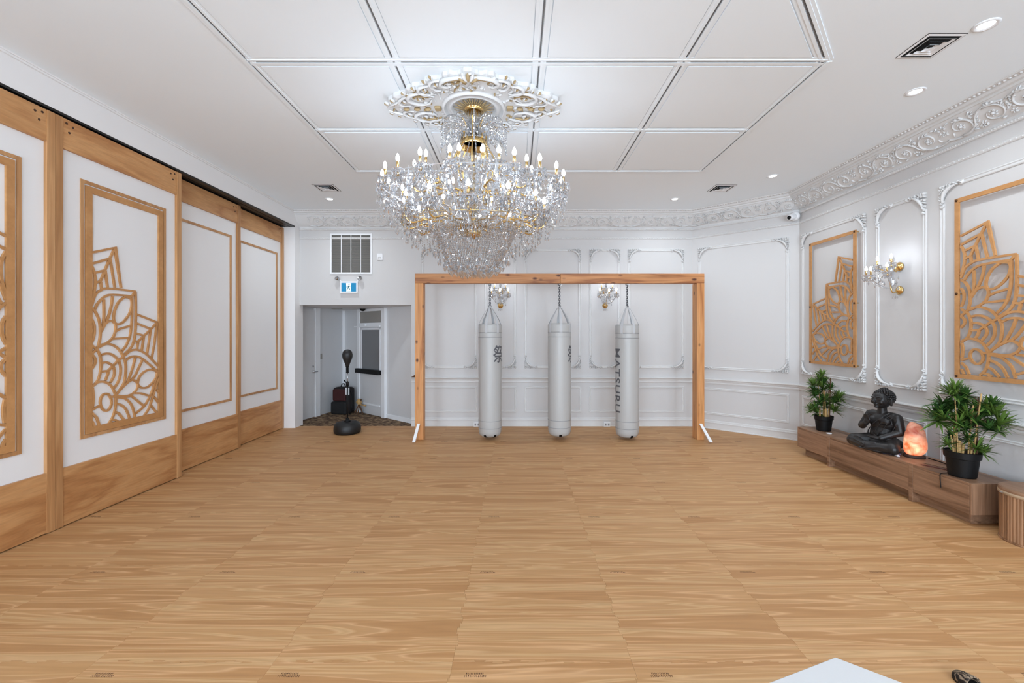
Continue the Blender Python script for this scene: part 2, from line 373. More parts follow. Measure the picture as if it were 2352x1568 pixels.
# ---- ceiling with its grid of panels
ce = MB().box(-4.8, 5.0, YB-.12, YF+.13, ZC, ZC+.12).build('ceiling', M['ceil'])
struct(ce, 'white ceiling with a grid of moulded panels', 'ceiling')
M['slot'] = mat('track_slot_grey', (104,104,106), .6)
GX = [-2.33, -1.065, .205, 1.465, 2.70]; GY = [6.366, 5.077, 3.80, 2.52, 1.25]
bprof = [(-.060,0),(-.060,.009),(-.034,.009),(-.034,.013),(-.010,.013),(-.010,.0012),(.010,.0012),(.010,.013),(.034,.013),(.034,.009),(.060,.009),(.060,0)]
def batten(p0, p1, name='ceiling_batten', w=1.0):
    dz = -.0012 if abs(p0[1]-p1[1]) < 1e-6 else 0
    p0, p1 = Vector((*p0, 0)), Vector((*p1, 0)); L = (p1-p0).length; a = atan2(p1.y-p0.y, p1.x-p0.x)
    n = len(bprof); v = [(0, x*w, -h) for x, h in bprof]+[(L, x*w, -h) for x, h in bprof]
    f = [(i, (i+1), n+i+1, n+i) for i in range(n-1)]+[tuple(range(n))[::-1], tuple(range(n, 2*n))]
    o = MB().add(v, f).build(name, M['ceil'], ce, (p0.x, p0.y, ZC+dz), (0,0,a), recalc=True)
    if w == 1.0: MB().box(.05, L-.05, -.005, .005, -.0075, -.0012).build('track_slot', M['slot'], o)  # grey strip paints the darkness inside the open track slot
    return o
DG = 1.4                                                            # the right edge turns in at 45 degrees towards the room
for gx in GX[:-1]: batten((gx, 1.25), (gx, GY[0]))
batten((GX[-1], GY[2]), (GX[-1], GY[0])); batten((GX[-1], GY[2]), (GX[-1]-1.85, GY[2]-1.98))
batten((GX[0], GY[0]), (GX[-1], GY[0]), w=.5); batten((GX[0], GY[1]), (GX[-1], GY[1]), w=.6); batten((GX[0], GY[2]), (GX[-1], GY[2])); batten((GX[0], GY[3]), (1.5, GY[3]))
for i in range(4):
    for j in range(3):
        x0, x1, y1, y0 = GX[i]+.066, GX[i+1]-.066, GY[j]-.066, GY[j+1]+.066
        pts = [(x0,y0),(x1,y0),(x1,y1),(x0,y1)]
        if j == 2 and i == 3: pts = [(2.542, y1), (x0, y1), (x0, 2.651)]
        MB().prism(pts, -.013, 0).build('ceiling_panel', M['ceil'], ce, (0,0,ZC), recalc=True)
# ---- mouldings swept along the walls
def sweep(path, prof, name, material, label, cat='moulding'):
    P = [Vector(p) for p in path]; N = len(P); nr = []
    for i in range(N-1):
        d = (P[i+1]-P[i]).normalized(); nr.append(Vector((d.y, -d.x)))      # room side when walking left -> right along the far wall
    v = []; k = len(prof)
    for i in range(N):
        if i == 0: m = nr[0]
        elif i == N-1: m = nr[-1]
        else:
            m = nr[i-1]+nr[i]; m = m/(m.dot(nr[i]))
        for d, z in prof: v.append((P[i].x+m.x*d, P[i].y+m.y*d, z))
    f = [(i*k+j, (i+1)*k+j, (i+1)*k+(j+1), i*k+(j+1)) for i in range(N-1) for j in range(k-1)]
    f += [tuple(range(k)), tuple((N-1)*k+j for j in range(k))[::-1]]
    o = MB().add(v, f).build(name, material, recalc=True); struct(o, label, cat); return o
WP = [(XL, YF), (CHX, YF), (XR, CHY), (XR, YB)]; WP2 = [(XA1+.001, YF)]+WP[1:]
cove = [(.022+.185*t, 3.955+.185*(t*.55+.45*t*t)) for t in [i/8 for i in range(9)]]
co = sweep(WP, [(0,3.885),(.022,3.885),(.030,3.895),(.030,3.915),(.014,3.925),(.014,3.945)]+cove+[(.222,4.142),(.225,4.165),(.250,4.172),(.262,4.192),(.262,4.2),(.31,4.206),(.315,ZC-.0005),(0,ZC-.0005)], 'trim_1', M['plaster'], 'ornate white plaster cornice with scrolling leaf relief')
pr = sweep(WP, [(0,3.708),(.012,3.712),(.020,3.722),(.014,3.732),(.018,3.742),(.010,3.752),(0,3.755)], 'trim_2', M['trim'], 'thin white picture rail below the cornice')
ch = sweep(WP2, [(0,.862),(.014,.866),(.020,.885),(.016,.905),(.026,.915),(.030,.935),(.050,.945),(.056,.958),(.050,.970),(0,.972)], 'trim_3', M['trim'], 'white chair rail around the panelled walls')
ba = sweep(WP2, [(0,0),(.030,0),(.030,.015),(.022,.02),(.022,.110),(.030,.115),(.030,.128),(.018,.135),(.018,.158),(.010,.168),(0,.170)], 'baseboard_far', M['trim'], 'white moulded baseboard below the panelled walls', 'baseboard')
# scroll relief units on the cove and bead rows
def scroll_mesh():
    b = MB(); rd = random.Random(11)
    def sc(cx, cy, r0, turns, a0, sgn, w):
        pts = []; rs = []
        for i in range(34):
            t = i/33; a = a0+sgn*turns*2*pi*t; r = r0*(1-t)**.8+.012
            pts.append((cx+r*cos(a)*1.15, cy+r*sin(a), .004)); rs.append(w*(1-.55*t))
        b.tube(pts, rs, 6, flat=.9)
    sc(.17, .128, .098, 1.35, radians(250), 1, .013); sc(.47, .118, .090, 1.25, radians(110), -1, .012)
    b.tube(smooth_path([(-.02,.04,.002),(.06,.018,.004),(.16,.022,.005),(.28,.075,.006),(.33,.16,.005),(.40,.215,.004),(.5,.222,.004),(.6,.2,.002)], 5), .010, 6)
    for cx_, cy_ in ((.17,.128), (.47,.118)):
        b.ell((cx_, cy_, .004), (.020,.020,.014), 8, 5)
        for k in range(6):
            a = 2*pi*k/6; b.ell((cx_+.030*cos(a), cy_+.030*sin(a), .004), (.013,.011,.009), 6, 4)
    for k in range(46):                                              # leaf lobes curling off the scrolls
        if k % 2: c0, r0 = (.17,.128), .105
        else: c0, r0 = (.47,.118), .10
        a = rd.uniform(0, 2*pi); r = r0*rd.uniform(.85, 1.25)
        x, y = c0[0]+r*cos(a)*1.25, c0[1]+r*sin(a)
        if not .012 < y < .235: continue
        R = Matrix.Rotation(a+rd.uniform(.3, 1.1), 3, 'Z')
        b.ell((x, y, .003), (rd.uniform(.018,.034), rd.uniform(.006,.010), .010), 6, 4, M=R)
    for x, y in ((.31,.215),(.33,.04),(.31,.12),(.02,.2),(.01,.13),(.61,.05)):
        for k in range(5):
            R = Matrix.Rotation(2*pi*k/5+.4, 3, 'Z'); p = R @ Vector((.018,0,0))
            b.ell((x+p.x, y+p.y, .003), (.018,.006,.009), 6, 4, M=R)
    return b.mesh('scroll_relief', M['plaster'], True)
SCR = scroll_mesh()
SL = atan2(.185, .185)
def place_scrolls(p0, p1, flip=False):
    p0, p1 = Vector(p0), Vector(p1); L = (p1-p0).length; d = (p1-p0)/L; n = Vector((d.y, -d.x))
    cnt = max(1, round(L/.64)); st = L/cnt; a = atan2(d.y, d.x)
    ex = Vector((d.x, d.y, 0)); ey = Vector((n.x*cos(SL), n.y*cos(SL), sin(SL))); ez = ex.cross(ey)
    for k in range(cnt):
        s = -1 if k % 2 else 1
        o = bpy.data.objects.new('scroll_relief', SCR); COL.objects.link(o); o.parent = co
        base = p0+d*(st*(k+(.5 if s > 0 else .5)))
        Mx = Matrix((ex*s, ey, ez)).transposed().to_4x4()
        loc = Vector((base.x, base.y, 3.955))+Vector((n.x, n.y, 0))*.024-ex*s*.30*st/.62
        Mx.translation = loc; o.matrix_world = Mx @ Matrix.Diagonal((st/.62, 1, 2.1, 1))
place_scrolls((XL+.22, YF), (CHX-.08, YF)); place_scrolls((CHX-.02, YF), (XR, CHY)); place_scrolls((XR, CHY-.1), (XR, 1.0))
def beads(path, d, z, gap, r, name, parent):
    b = MB(); P = [Vector(p) for p in path]
    for i in range(len(P)-1):
        D = P[i+1]-P[i]; L = D.length; D /= L; n = Vector((D.y, -D.x)); s = .1
        while s < L-.1:
            if P[i].y+D.y*s > 1.0: b.ell((P[i].x+D.x*s+n.x*d, P[i].y+D.y*s+n.y*d, z), (r*1.1, r*1.1, r), 6, 4)
            s += gap
    o = b.build(name, M['plaster'], parent, smooth=True); o['kind'] = 'stuff'; return o
beads(WP, .285, 4.205, .045, .014, 'bead_row', co); beads(WP, .030, 3.90, .030, .0085, 'lower_bead_row', co); beads(WP, .018, 3.728, .05, .008, 'bead_row', pr)
# ---- moulded frames with leafy corners on the panelled walls
def ornament():
    b = MB(); rd = random.Random(5)
    arc = [(.20-.165*cos(t), .20-.165*sin(t), .008+.012*sin(2*t)) for t in [pi/2*i/14 for i in range(15)]]
    b.tube(arc, [.006+.011*sin(pi*i/14) for i in range(15)], 8, flat=.8)
    for s in (0, 1):
        L = [(.03,.235,.02),(.018,.205,.016),(.035,.19,.014),(.02,.165,.02),(.012,.13,.016),(.03,.12,.018),(.018,.09,.02),(.045,.085,.02),(.02,.055,.02),(.05,.05,.022)]
        for x, y, r in L:
            if s: x, y = y, x
            R = Matrix.Rotation(rd.uniform(0, pi), 3, 'Z')
            b.ell((x, y, .006), (r*rd.uniform(.8,1.2), r*.5, .016), 8, 5, M=R)
            b.ell((x+rd.uniform(-.012,.012), y+rd.uniform(-.012,.012), .010), (r*.5, r*.28, .014), 6, 4, M=Matrix.Rotation(rd.uniform(0, pi), 3, 'Z'))
    b.ell((.022,.022,.006), (.02,.02,.018), 8, 5)
    b.tube(smooth_path([(.012,.25,.006),(.04,.245,.01),(.05,.225,.008)], 4), .008, 6); b.tube(smooth_path([(.25,.012,.006),(.245,.04,.01),(.225,.05,.008)], 4), .008, 6)
    return b.mesh('corner_ornament', M['plaster'], True)
ORN = ornament()
fprof = [(-.026,0),(-.026,.008),(-.020,.014),(-.012,.016),(-.006,.008),(.006,.008),(.012,.016),(.020,.014),(.026,.008),(.026,0)]
def bar(b, p0, p1, cut0=0, cut1=0, s=1.0, mit=True):
    p0, p1 = Vector(p0), Vector(p1); d = (p1-p0).normalized(); n = Vector((-d.y, d.x))
    p0 = p0+d*cut0; p1 = p1-d*cut1; k = len(fprof); v = []
    for P, sg in ((p0, 1), (p1, -1)):
        for o, h in fprof:
            q = P+n*o*s+(d*sg*o*s if mit else Vector((0,0))); v.append((q.x, q.y, h*s))
    b.add(v, [(i, i+1, k+i+1, k+i) for i in range(k-1)]+[tuple(range(k)), tuple(range(2*k-1, k-1, -1))])
def frame(parent, org, ang, u0, u1, z0, z1, ornate=True, s=1.0):
    """frame on a wall: org = a point of the wall in plan, ang = direction of u; normal into the room = u x up"""
    ex = Vector((cos(ang), sin(ang), 0)); ey = Vector((0,0,1)); ez = ex.cross(ey)
    B = Matrix((ex, ey, ez)).transposed().to_4x4(); B.translation = Vector((org[0], org[1], 0))
    m = .026*s; b = MB(); c = .19 if ornate else 0
    A = [(u0+m,z0+m),(u1-m,z0+m),(u1-m,z1-m),(u0+m,z1-m)]
    for i in range(4): bar(b, A[i], A[(i+1) % 4], c, c, s, not ornate)
    o = b.build('panel_moulding', M['trim'], parent, recalc=True); o.matrix_world = B
    if ornate:
        for (u, z, r) in ((u0,z0,0),(u1,z0,pi/2),(u1,z1,pi),(u0,z1,-pi/2)):
            q = put('corner_ornament', ORN, parent); q.matrix_world = B @ Matrix.Translation((u, z, .001)) @ Matrix.Rotation(r, 4, 'Z') @ Matrix.Diagonal((1.05,1.05,1.7,1))
    return o
K = YF/1000
def fx(px): return (px-1185)*K
for a, c in ((967,1096),(1113,1186),(1204,1335),(1353,1425),(1442,1571)):
    frame(wf, (0, YF), 0, fx(a), fx(c), 1.143, 3.518); frame(wf, (0, YF), 0, fx(a), fx(c), .277, .788, False, .8)
ca = atan2(CHY-YF, XR-CHX); CL = hypot(CHY-YF, XR-CHX)
frame(wc, (CHX, YF), ca, .12, CL-.15, 1.143, 3.518); frame(wc, (CHX, YF), ca, .12, CL-.15, .277, .788, False, .8)
for a, c in ((7.39,6.035),(5.87,5.143),(4.981,3.63),(3.46,2.73)):   # distances along the right wall
    frame(wr, (XR, 0), -pi/2, -a, -c, 1.143, 3.518); frame(wr, (XR, 0), -pi/2, -a, -c, .277, .788, False, .8)
# ---- alcove shell
ag = M['grey']
def plan_wall(pts, z0, z1, name, m, th=.08):
    b = MB()
    for (x0,y0), (x1,y1) in zip(pts[:-1], pts[1:]):
        d = Vector((x1-x0, y1-y0)).normalized(); n = Vector((-d.y, d.x))*th
        b.prism([(x0,y0),(x1,y1),(x1+n.x,y1+n.y),(x0+n.x,y0+n.y)], z0, z1)
    return b.build(name, m, recalc=True)
aw = plan_wall([(-4.62,YF+.131),(-4.24,10.72)], 0, ZA, 'wall_alcove_left', ag); struct(aw, 'dim grey alcove wall with the flush door', 'wall')
ad_ = plan_wall([(-4.24,10.72),(-2.02,8.80)], 0, ZA, 'wall_alcove_diagonal', ag); struct(ad_, 'dim grey diagonal alcove wall with the exit door', 'wall')
acl = MB().prism([(-4.62,YF+.13),(-4.62,9.0),(-4.3,10.85),(-1.9,8.85),(-1.9,YF+.13)][::-1], ZA, ZA+.08).build('ceiling_alcove', M['grey'], recalc=True); struct(acl, 'low grey ceiling of the alcove', 'ceiling')
dd = (Vector((-2.02,8.80))-Vector((-4.24,10.72))); DL = dd.length; dang = atan2(dd.y, dd.x)
def on_diag(u): return Vector((-4.24,10.72))+dd.normalized()*u
MB().box(0, DL, -.012, 0, 0, .09).build('baseboard', M['white'], ad_, (-4.24,10.72,0), (0,0,dang))
MB().box(-.02, .05, -.05, 0, 0, 2.40).build('corner_post', M['white'], ad_, (-4.24,10.72,0), (0,0,dang))
# exit door with a glazed upper half and a push bar
D0 = .83; dw = .93
dr = root('door_1', 'white exit door with smoked glass pane and black push bar', 'door', (*on_diag(D0), 0), dang, kind='structure')
MB().box(.0, dw, -.035, 0, .01, 2.0).build('door_leaf', ag, dr)
for x0, x1, z0, z1 in ((-.10,.0,0,2.40),(dw,dw+.12,0,2.40),(0,dw,2.0,2.08),(0,dw,2.34,2.40)):
    MB().box(x0, x1, -.06, 0, z0, z1).build('door_frame', M['white'], dr)
MB().box(.10, dw-.10, -.042, -.035, 1.02, 1.92).build('glass_pane', M['glassgrey'], dr)
for x0, x1, z0, z1 in ((.06,.10,.98,1.96),(dw-.10,dw-.06,.98,1.96),(.06,dw-.06,1.92,1.96),(.06,dw-.06,.98,1.02),(.08,dw-.08,.22,.25)):
    MB().box(x0, x1, -.05, -.035, z0, z1).build('glazing_bead', M['white'], dr)
MB().box(.0, dw, -.03, 0, 2.08, 2.34).build('transom', M['vent'], dr)
MB().box(-.06, dw-.02, -.13, -.05, .93, 1.03).box(-.02, .06, -.06, -.03, .94, 1.02).box(dw-.12, dw-.05, -.06, -.03, .94, 1.02).build('push_bar', M['blackplastic'], dr, bevel=.006)
MB().box(-.14, dw, -.11, -.07, 1.985, 2.01).box(.05, .32, -.10, -.03, 1.98, 2.05).build('closer_arm', M['white'], dr)
# flush door on the left wall of the alcove
la = atan2(10.72-8.787, -4.24+4.62); lw_ = Vector((cos(la), sin(la)))
d2 = root('door_2', 'plain grey flush door with lever lock in the alcove', 'door', (-4.605, YF+.20, 0), la, kind='structure')
MB().box(.0, .76, -.03, 0, .01, 2.36).build('door_leaf', ag, d2)
MB().box(.76, .92, -.05, 0, 0, 2.40).build('door_frame', M['white'], d2)
hk = MB().lathe([(.0,0),(.03,0),(.03,.02),(.012,.025),(.012,.05)], 14).build('lock', M['chrome'], d2, (.69,-.03,1.0), (pi/2,0,0), smooth=True)
MB().tube([(0,0,.05),(.10,0,.05)], .009, 8).build('lever', M['chrome'], hk)
MB().lathe([(0,0),(.022,0),(.022,.012),(0,.014)], 12).build('deadbolt', M['chrome'], d2, (.69,-.03,1.12), (pi/2,0,0), smooth=True)
sw = MB().box(-.035,.035,-.012,0,-.06,.06).box(-.012,.012,-.02,-.01,-.03,.03).build('light_switch', M['vent'], None, (-4.412,9.85,1.32), (0,0,la), bevel=.003)
tag(sw, 'small grey switch plate on the alcove wall beside the flush door', 'switch')
dc = root('dome_camera', 'black dome camera on the alcove ceiling', 'camera', (-3.45, 9.80, ZA))
MB().lathe([(0,0),(.06,0),(.06,-.02),(.05,-.05),(.02,-.065),(0,-.067)], 16).build('dome', M['blackplastic'], dc, smooth=True); MB().lathe([(.0,0),(.066,0),(.066,-.012),(0,-.012)], 16).build('base', M['vent'], dc)
al = MB().box(-.11,.11,-.035,.035,-.012,0).box(-.09,.09,-.02,.02,-.016,-.012).build('ceiling_register', M['vent'], None, (-4.05,9.85,ZA), (0,0,0)); tag(al, 'small dark slot register in the alcove ceiling', 'vent')
# ================================================================== SLIDING PANELS
LAT = [[[62,1835],[321,1936],[392,1510]],[[62,1722],[262,1809]],[[267,1802],[318,1505]],[[88,1631],[206,1677]],[[210,1674],[235,1499]],[[103,1533],[162,1558]],[[160,1551],[168,1476]],[[321,1936],[262,1809],[206,1677],[158,1558]],[[62,1704],[88,1642],[100,1569],[96,1480],[78,1390],[60,1340]],[[62,1296],[84,1368],[107,1422],[162,1464],[218,1487],[385,1493],[570,1490]],[[570,1490],[576,1384],[577,1220],[572,1056],[556,944],[519,859],[438,786],[411,759]],[[96,1262],[131,1327],[194,1392],[267,1425],[429,1432],[528,1430]],[[528,1430],[530,1299],[525,1136],[505,998],[487,944],[455,881],[407,823]],[[570,1490],[528,1430]],[[62,1271],[100,1236],[131,1178],[150,1111],[156,1029],[150,954],[131,879],[115,849]],[[192,1369],[195,1241],[190,1127],[166,1044]],[[291,1412],[279,1315],[250,1205],[210,1120],[174,1051]],[[438,1417],[368,1360],[325,1279],[306,1200],[312,1142],[342,1114],[394,1123],[446,1166],[500,1241],[523,1315],[523,1380],[500,1408],[438,1417]],[[162,1029],[202,1105],[242,1139],[291,1144],[325,1107],[327,1045],[300,975],[242,922],[146,875]],[[329,1037],[385,1065],[519,1104]],[[291,956],[385,961],[491,966]],[[62,1160],[88,1102],[92,1028],[81,969],[62,922]],[[588,1232],[867,1147]],[[867,1141],[831,886],[792,718]],[[584,1130],[779,1066]],[[779,1066],[749,888],[724,762]],[[579,1015],[685,988]],[[685,986],[655,815]],[[560,929],[610,918]],[[607,916],[593,834]],[[867,1145],[779,1062],[685,986],[603,920]],[[65,891],[115,849],[142,807],[162,731],[160,641],[142,560],[115,510],[65,468]],[[65,810],[115,851],[146,889]],[[62,803],[96,757],[96,705],[62,652]],[[146,889],[210,904],[267,899],[333,868],[385,816],[420,755],[446,689],[451,609],[442,522],[424,460],[368,388],[325,343]],[[166,790],[226,803],[291,785],[359,723],[385,654],[385,567],[359,491],[312,427]],[[170,704],[226,708],[291,669],[312,621],[308,559],[267,490]],[[166,614],[230,616],[238,588],[210,519]],[[420,755],[359,719],[291,661],[235,613]],[[65,468],[115,507],[178,511],[234,490],[283,446],[312,388],[329,331],[329,253],[317,177],[291,112],[250,59]],[[280,280],[277,253],[267,229],[253,211],[236,201],[216,200],[197,208],[179,224],[166,246],[157,272],[154,300],[157,327],[166,350],[179,368],[197,378],[216,380],[236,373],[253,358],[267,335],[277,309],[280,280]],[[275,335],[329,339]],[[150,267],[65,236]],[[69,457],[78,396],[80,345],[71,258]],[[65,203],[115,146],[145,58]],[[65,119],[84,82],[90,55]],[[420,759],[500,815],[574,829],[651,809],[739,755],[883,622]],[[451,717],[510,750],[584,754],[670,717],[779,633],[883,548]],[[570,743],[542,642],[500,532],[469,471]],[[665,709],[612,613],[565,534],[514,487]],[[325,339],[385,402],[464,464],[528,491],[574,472],[603,436],[593,384],[546,341],[473,322],[351,336]],[[607,423],[603,457],[626,520],[689,569],[779,589],[862,554],[862,497],[810,434],[729,385],[651,389],[607,423]],[[873,544],[841,448],[795,324],[739,230],[680,164],[574,107]],[[888,477],[841,353],[790,214],[749,127],[689,61]],[[574,337],[641,326],[764,277]],[[523,310],[603,242],[694,165]],[[329,339],[438,311],[537,308]],[[342,321],[429,301],[491,251],[537,179],[567,60]],[[342,251],[394,231],[455,169],[499,61]],[[325,168],[368,141],[430,58]],[[283,91],[325,81],[359,56]],[[826,260],[888,177]],[[785,159],[867,58]],[[860,342],[894,298]]]
def lattice(b, su, sv, w, n0, n1, umax, vmin=0.0):
    rd = random.Random(2)
    for s in LAT:
        p = [(x/1000*su, y/1000*sv) for x, y in s]
        if len(p) > 2:
            p3 = [(q.x, q.y) for q in smooth_path([(x, y, 0) for x, y in p], 4)] if len(s) > 3 else p
        else: p3 = p
        p3 = [(min(max(x, .05), umax-.05), max(y, vmin+.045)) for x, y in p3]
        k = [p3[0]]
        for q in p3[1:]:
            if hypot(q[0]-k[-1][0], q[1]-k[-1][1]) > .004: k.append(q)
        if len(k) > 1: b.ribbon(k, w, n0, n1+rd.uniform(0, .0006))
def art_frame(b, W, H, w, n0, n1):
    b.box(0, w, 0, H, n0, n1); b.box(W-w, W, 0, H, n0, n1); b.box(w, W-w, 0, w, n0, n1); b.box(w, W-w, H-w, H, n0, n1)
# art drawn in a plane (u along, v up, n out); on the left wall u runs +Y, n = +X
def left_basis(o, y, z, x, flip=False):
    o.matrix_world = Matrix(((0,0,1,x),(-1 if flip else 1,0,0,y),(0,1,0,z),(0,0,0,1)))
def right_basis(o, y, z, x, flip=False):
    o.matrix_world = Matrix(((0,0,-1,x),(1 if flip else -1,0,0,y),(0,1,0,z),(0,0,0,1)))
def trim_rect(y0, y1, z0, z1, x, w=.034, h=.012):
    b = MB()
    for a0, a1, c0, c1 in ((y0,y0+w,z0,z1),(y1-w,y1,z0,z1),(y0+w,y1-w,z0,z0+w),(y0+w,y1-w,z1-w,z1)): b.box(x, x+h, a0, a1, c0, c1)
    return b
screw = MB().lathe([(0,0),(.011,0),(.011,.003),(.004,.004),(0,.004)], 10).mesh('screw', mat('screw_brown', (66,38,20), .6))
def sliding(xf, y0, y1, label, art=0, nscrew=True):
    r = root('sliding_panel', label, 'sliding panel', (xf, y0, .012), 0, 'sliding wall panels')
    W = y1-y0; zt = 3.872
    def P(b, name, m): return b.build(name, m, r, bevel=0)
    P(MB().box(-.065, -.032, .06, W-.06, .40, 3.72), 'white_board', M['field'])
    P(MB().box(-.075, -.006, .072, W-.072, 0, .545), 'bottom_rail', M['oak']); P(MB().box(-.075, -.006, .072, W-.072, 3.583, zt), 'top_rail', M['oak'])
    for a in (0, W-.072): P(MB().box(-.08, 0, a+.0015, a+.0705, -.004, zt), 'stile', M['oakv'])
    for a, s in ((.072, 1), (W-.072, -1)):
        for du, dz in ((.035,.04),(.095,.055),(.06,.12)):
            put('screw', screw, r, (-.006, a+s*du, zt-dz), (0, pi/2, 0))
    m0 = .258 if art >= 0 else .215; ta0, ta1 = m0, W-.222 if art >= 0 else W-.258
    if art == 0: ta0, ta1 = .20, W-.19
    t = trim_rect(ta0, ta1, .775, 3.36, -.032); P(t, 'moulding_strip', M['oakv'])
    if art:
        L = ta1-ta0; AW = .95; u0 = ta0+(L-AW)/2
        b = MB(); art_frame(b, AW, 2.50, .065, 0, .016); f = b.build('cut_frame', M['mdf'], r, recalc=False)
        b = MB(); lattice(b, 1, 1, .021, 0, .0152, AW); g = b.build('flower_lattice', M['mdf'], r)
        for o in (f, g):
            o.parent = r; o.matrix_parent_inverse = Matrix()
            y = u0 if art > 0 else u0+AW
            o.matrix_basis = Matrix(((0,0,1,-.0315),(1 if art > 0 else -1,0,0,y),(0,1,0,.812),(0,0,0,1)))
    return r
sliding(XL, 2.525, 4.055, 'wood-framed sliding panel with cut flower lattice, cropped by photo edge', -1)
sliding(XL, 4.055, 5.586, 'complete wood-framed sliding panel with cut flower lattice', 1)
sliding(-4.43, 5.47, 7.009, 'wood-framed sliding panel with plain trim rectangle, next to the lattice panel', 0)
sliding(-4.51, 6.94, 8.465, 'narrowest-looking wood-framed sliding panel with plain trim, beside the alcove', 0)
tr = MB()
for x0, x1 in ((-4.655,-4.562),(-4.545,-4.475),(-4.462,-4.385),(-4.372,-4.293)): tr.box(x0, x1, 2.45, 8.46, ZS-.022, ZS)
tag(tr.build('panel_track', M['black']), 'black ceiling track above the sliding panels', 'track')

# ================================================================== WALL ART on the right wall
bolt = MB().lathe([(0,0),(.014,0),(.014,.006),(.006,.010),(0,.010)], 12).mesh('bolt', mat('bolt_brown', (84,54,30), .35, metal=.6), True)
def wall_art(label, y_tall, flip):
    r = root('wall_art', label, 'wall art', (XR, y_tall, 1.353), 0, 'wooden flower cut-out panels on the right wall')
    W, H = .972, 1.95
    b = MB(); art_frame(b, W, H, .045, .042, .060); f = b.build('cut_frame', M['mdf'], r)
    b = MB(); lattice(b, 1.02, .837, .022, .042, .0592, W); g = b.build('flower_lattice', M['mdf'], r)
    bs = []
    for u in (.022, W-.022):
        for v in (.022, H*.47, H-.022): bs.append((u, v))
    for o in (f, g): o.matrix_basis = Matrix(((0,0,-1,0),(1 if flip else -1,0,0,0),(0,1,0,0),(0,0,0,1)))
    for u, v in bs:
        s = 1 if flip else -1
        put('bolt', bolt, r, (-.060, s*u, v), (0, -pi/2, 0)); 
        MB().tube([(0,0,0),(-.045,0,0)], .008, 8).build('spacer', M['gold'], r, (0, s*u, v))
wall_art('wooden flower cut-out panel mounted nearer the angled corner, fully in view', 6.155, True)
wall_art('wooden flower cut-out panel above the larger-looking plant, cropped by photo edge', 4.766, False)

# ================================================================== CEILING FITTINGS
dl = MB().lathe([(.052,-.001),(.062,-.010),(.080,-.007),(.082,0),(.0,0)], 28).mesh('bezel', M['white'], True)
dk = MB().lathe([(0,-.002),(.050,-.002),(.051,-.001)], 28).mesh('lamp_disc', M['down'])
def downlight(x, y, label, visible=True):
    r = root('downlight', label, 'downlight', (x, y, ZC), 0, 'recessed ceiling downlights')
    put('bezel', dl, r); put('lamp_disc', dk, r)
    o = area('downlight_beam', (0,0,-.02), (0,0,0), .11, .11, 11, (.86,.94,1), 'DISK'); o.parent = r; o.data.spread = radians(150)
downlight(3.627, 3.358, 'largest-looking round downlight, in the top right corner of the photo')
downlight(3.931, 4.282, 'round downlight just below the large vent, beside the ornate cornice')
downlight(3.88, 6.577, 'round downlight near the bend of the cornice above the angled wall')
downlight(2.813, 7.706, 'small round downlight near the far wall, between chandelier and angled wall')
downlight(-3.298, 7.706, 'small round downlight just below the vent on the alcove side')
def vent(x, y, s, label):
    r = root('ceiling_vent', label, 'vent', (x, y, ZC), 0, 'square ceiling vents')
    h = s/2; b = MB()
    b.prism([(-h,-h),(h,-h),(h,h),(-h,h)], -.004, 0); b.build('backing', M['dark'], r)
    def ring(a0, z0, a1, z1):
        v = [(sx*a0, sy*a0, z0) for sx, sy in ((-1,-1),(1,-1),(1,1),(-1,1))]+[(sx*a1, sy*a1, z1) for sx, sy in ((-1,-1),(1,-1),(1,1),(-1,1))]
        v2 = [(p[0]*.985, p[1]*.985, p[2]-.0015) for p in v]
        f = [(i,(i+1)%4,4+(i+1)%4,4+i) for i in range(4)]
        return MB().add(v+v2, f+[tuple(8+i for i in q[::-1]) for q in f])
    ring(h, -.003, h*.86, -.006).build('outer_flange', M['white'], r, recalc=True)
    for k, (a, z) in enumerate(((.72,-.016),(.50,-.020),(.28,-.024))): ring(h*a, -.012-.004*k, h*(a-.12), -.003).build('louvre_ring', M['white'], r, recalc=True)
    MB().box(-h*.1,h*.1,-h*.1,h*.1,-.028,-.024).build('centre_plate', M['white'], r)
vent(3.43, 3.606, .31, 'square ceiling vent nearest the viewer, above the bench side')
vent(3.37, 7.13, .34, 'small-looking square ceiling vent near the angled corner')
vent(-3.09, 7.107, .34, 'small-looking square ceiling vent near the alcove')

# ================================================================== MEDALLION
CXc, CYc = -.43, 4.457
md = root('ceiling_medallion', 'ornate white and gold oval plaster medallion above the chandelier', 'ceiling medallion', (CXc, CYc, ZC-.034)); md.scale = (1,1,1.3)
def outline(t):
    a = 2*pi*t; c, s = cos(a), sin(a)
    rx, ry = .93, (.61 if s < 0 else .51)
    e = 1/((abs(c)/rx)**1.35+(abs(s)/ry)**1.35)**(1/1.35)
    return e*(.90+.075*abs(sin(9*a))**.7+.012*cos(54*a))
n = 360; o1 = [(outline(i/n)*cos(2*pi*i/n), outline(i/n)*sin(2*pi*i/n)) for i in range(n)]
b = MB(); v = [(x, y, .02) for x, y in o1]+[(x, y, -.012) for x, y in o1]+[(x*.95, y*.94, -.026) for x, y in o1]
b.add(v, [tuple(range(2*n, 3*n))[::-1]]+[(i,n+i,n+(i+1)%n,(i+1)%n) for i in range(n)]+[(n+i,2*n+i,2*n+(i+1)%n,n+(i+1)%n) for i in range(n)])
b.build('oval_plate', M['plaster'], md, recalc=True)
MB().lathe([(.20,-.02),(.22,-.045),(.245,-.05),(.25,-.035),(.285,-.035),(.295,-.055),(.315,-.055),(.325,-.02)], 48).build('round_ring', M['plaster'], md, smooth=True)
b = MB()
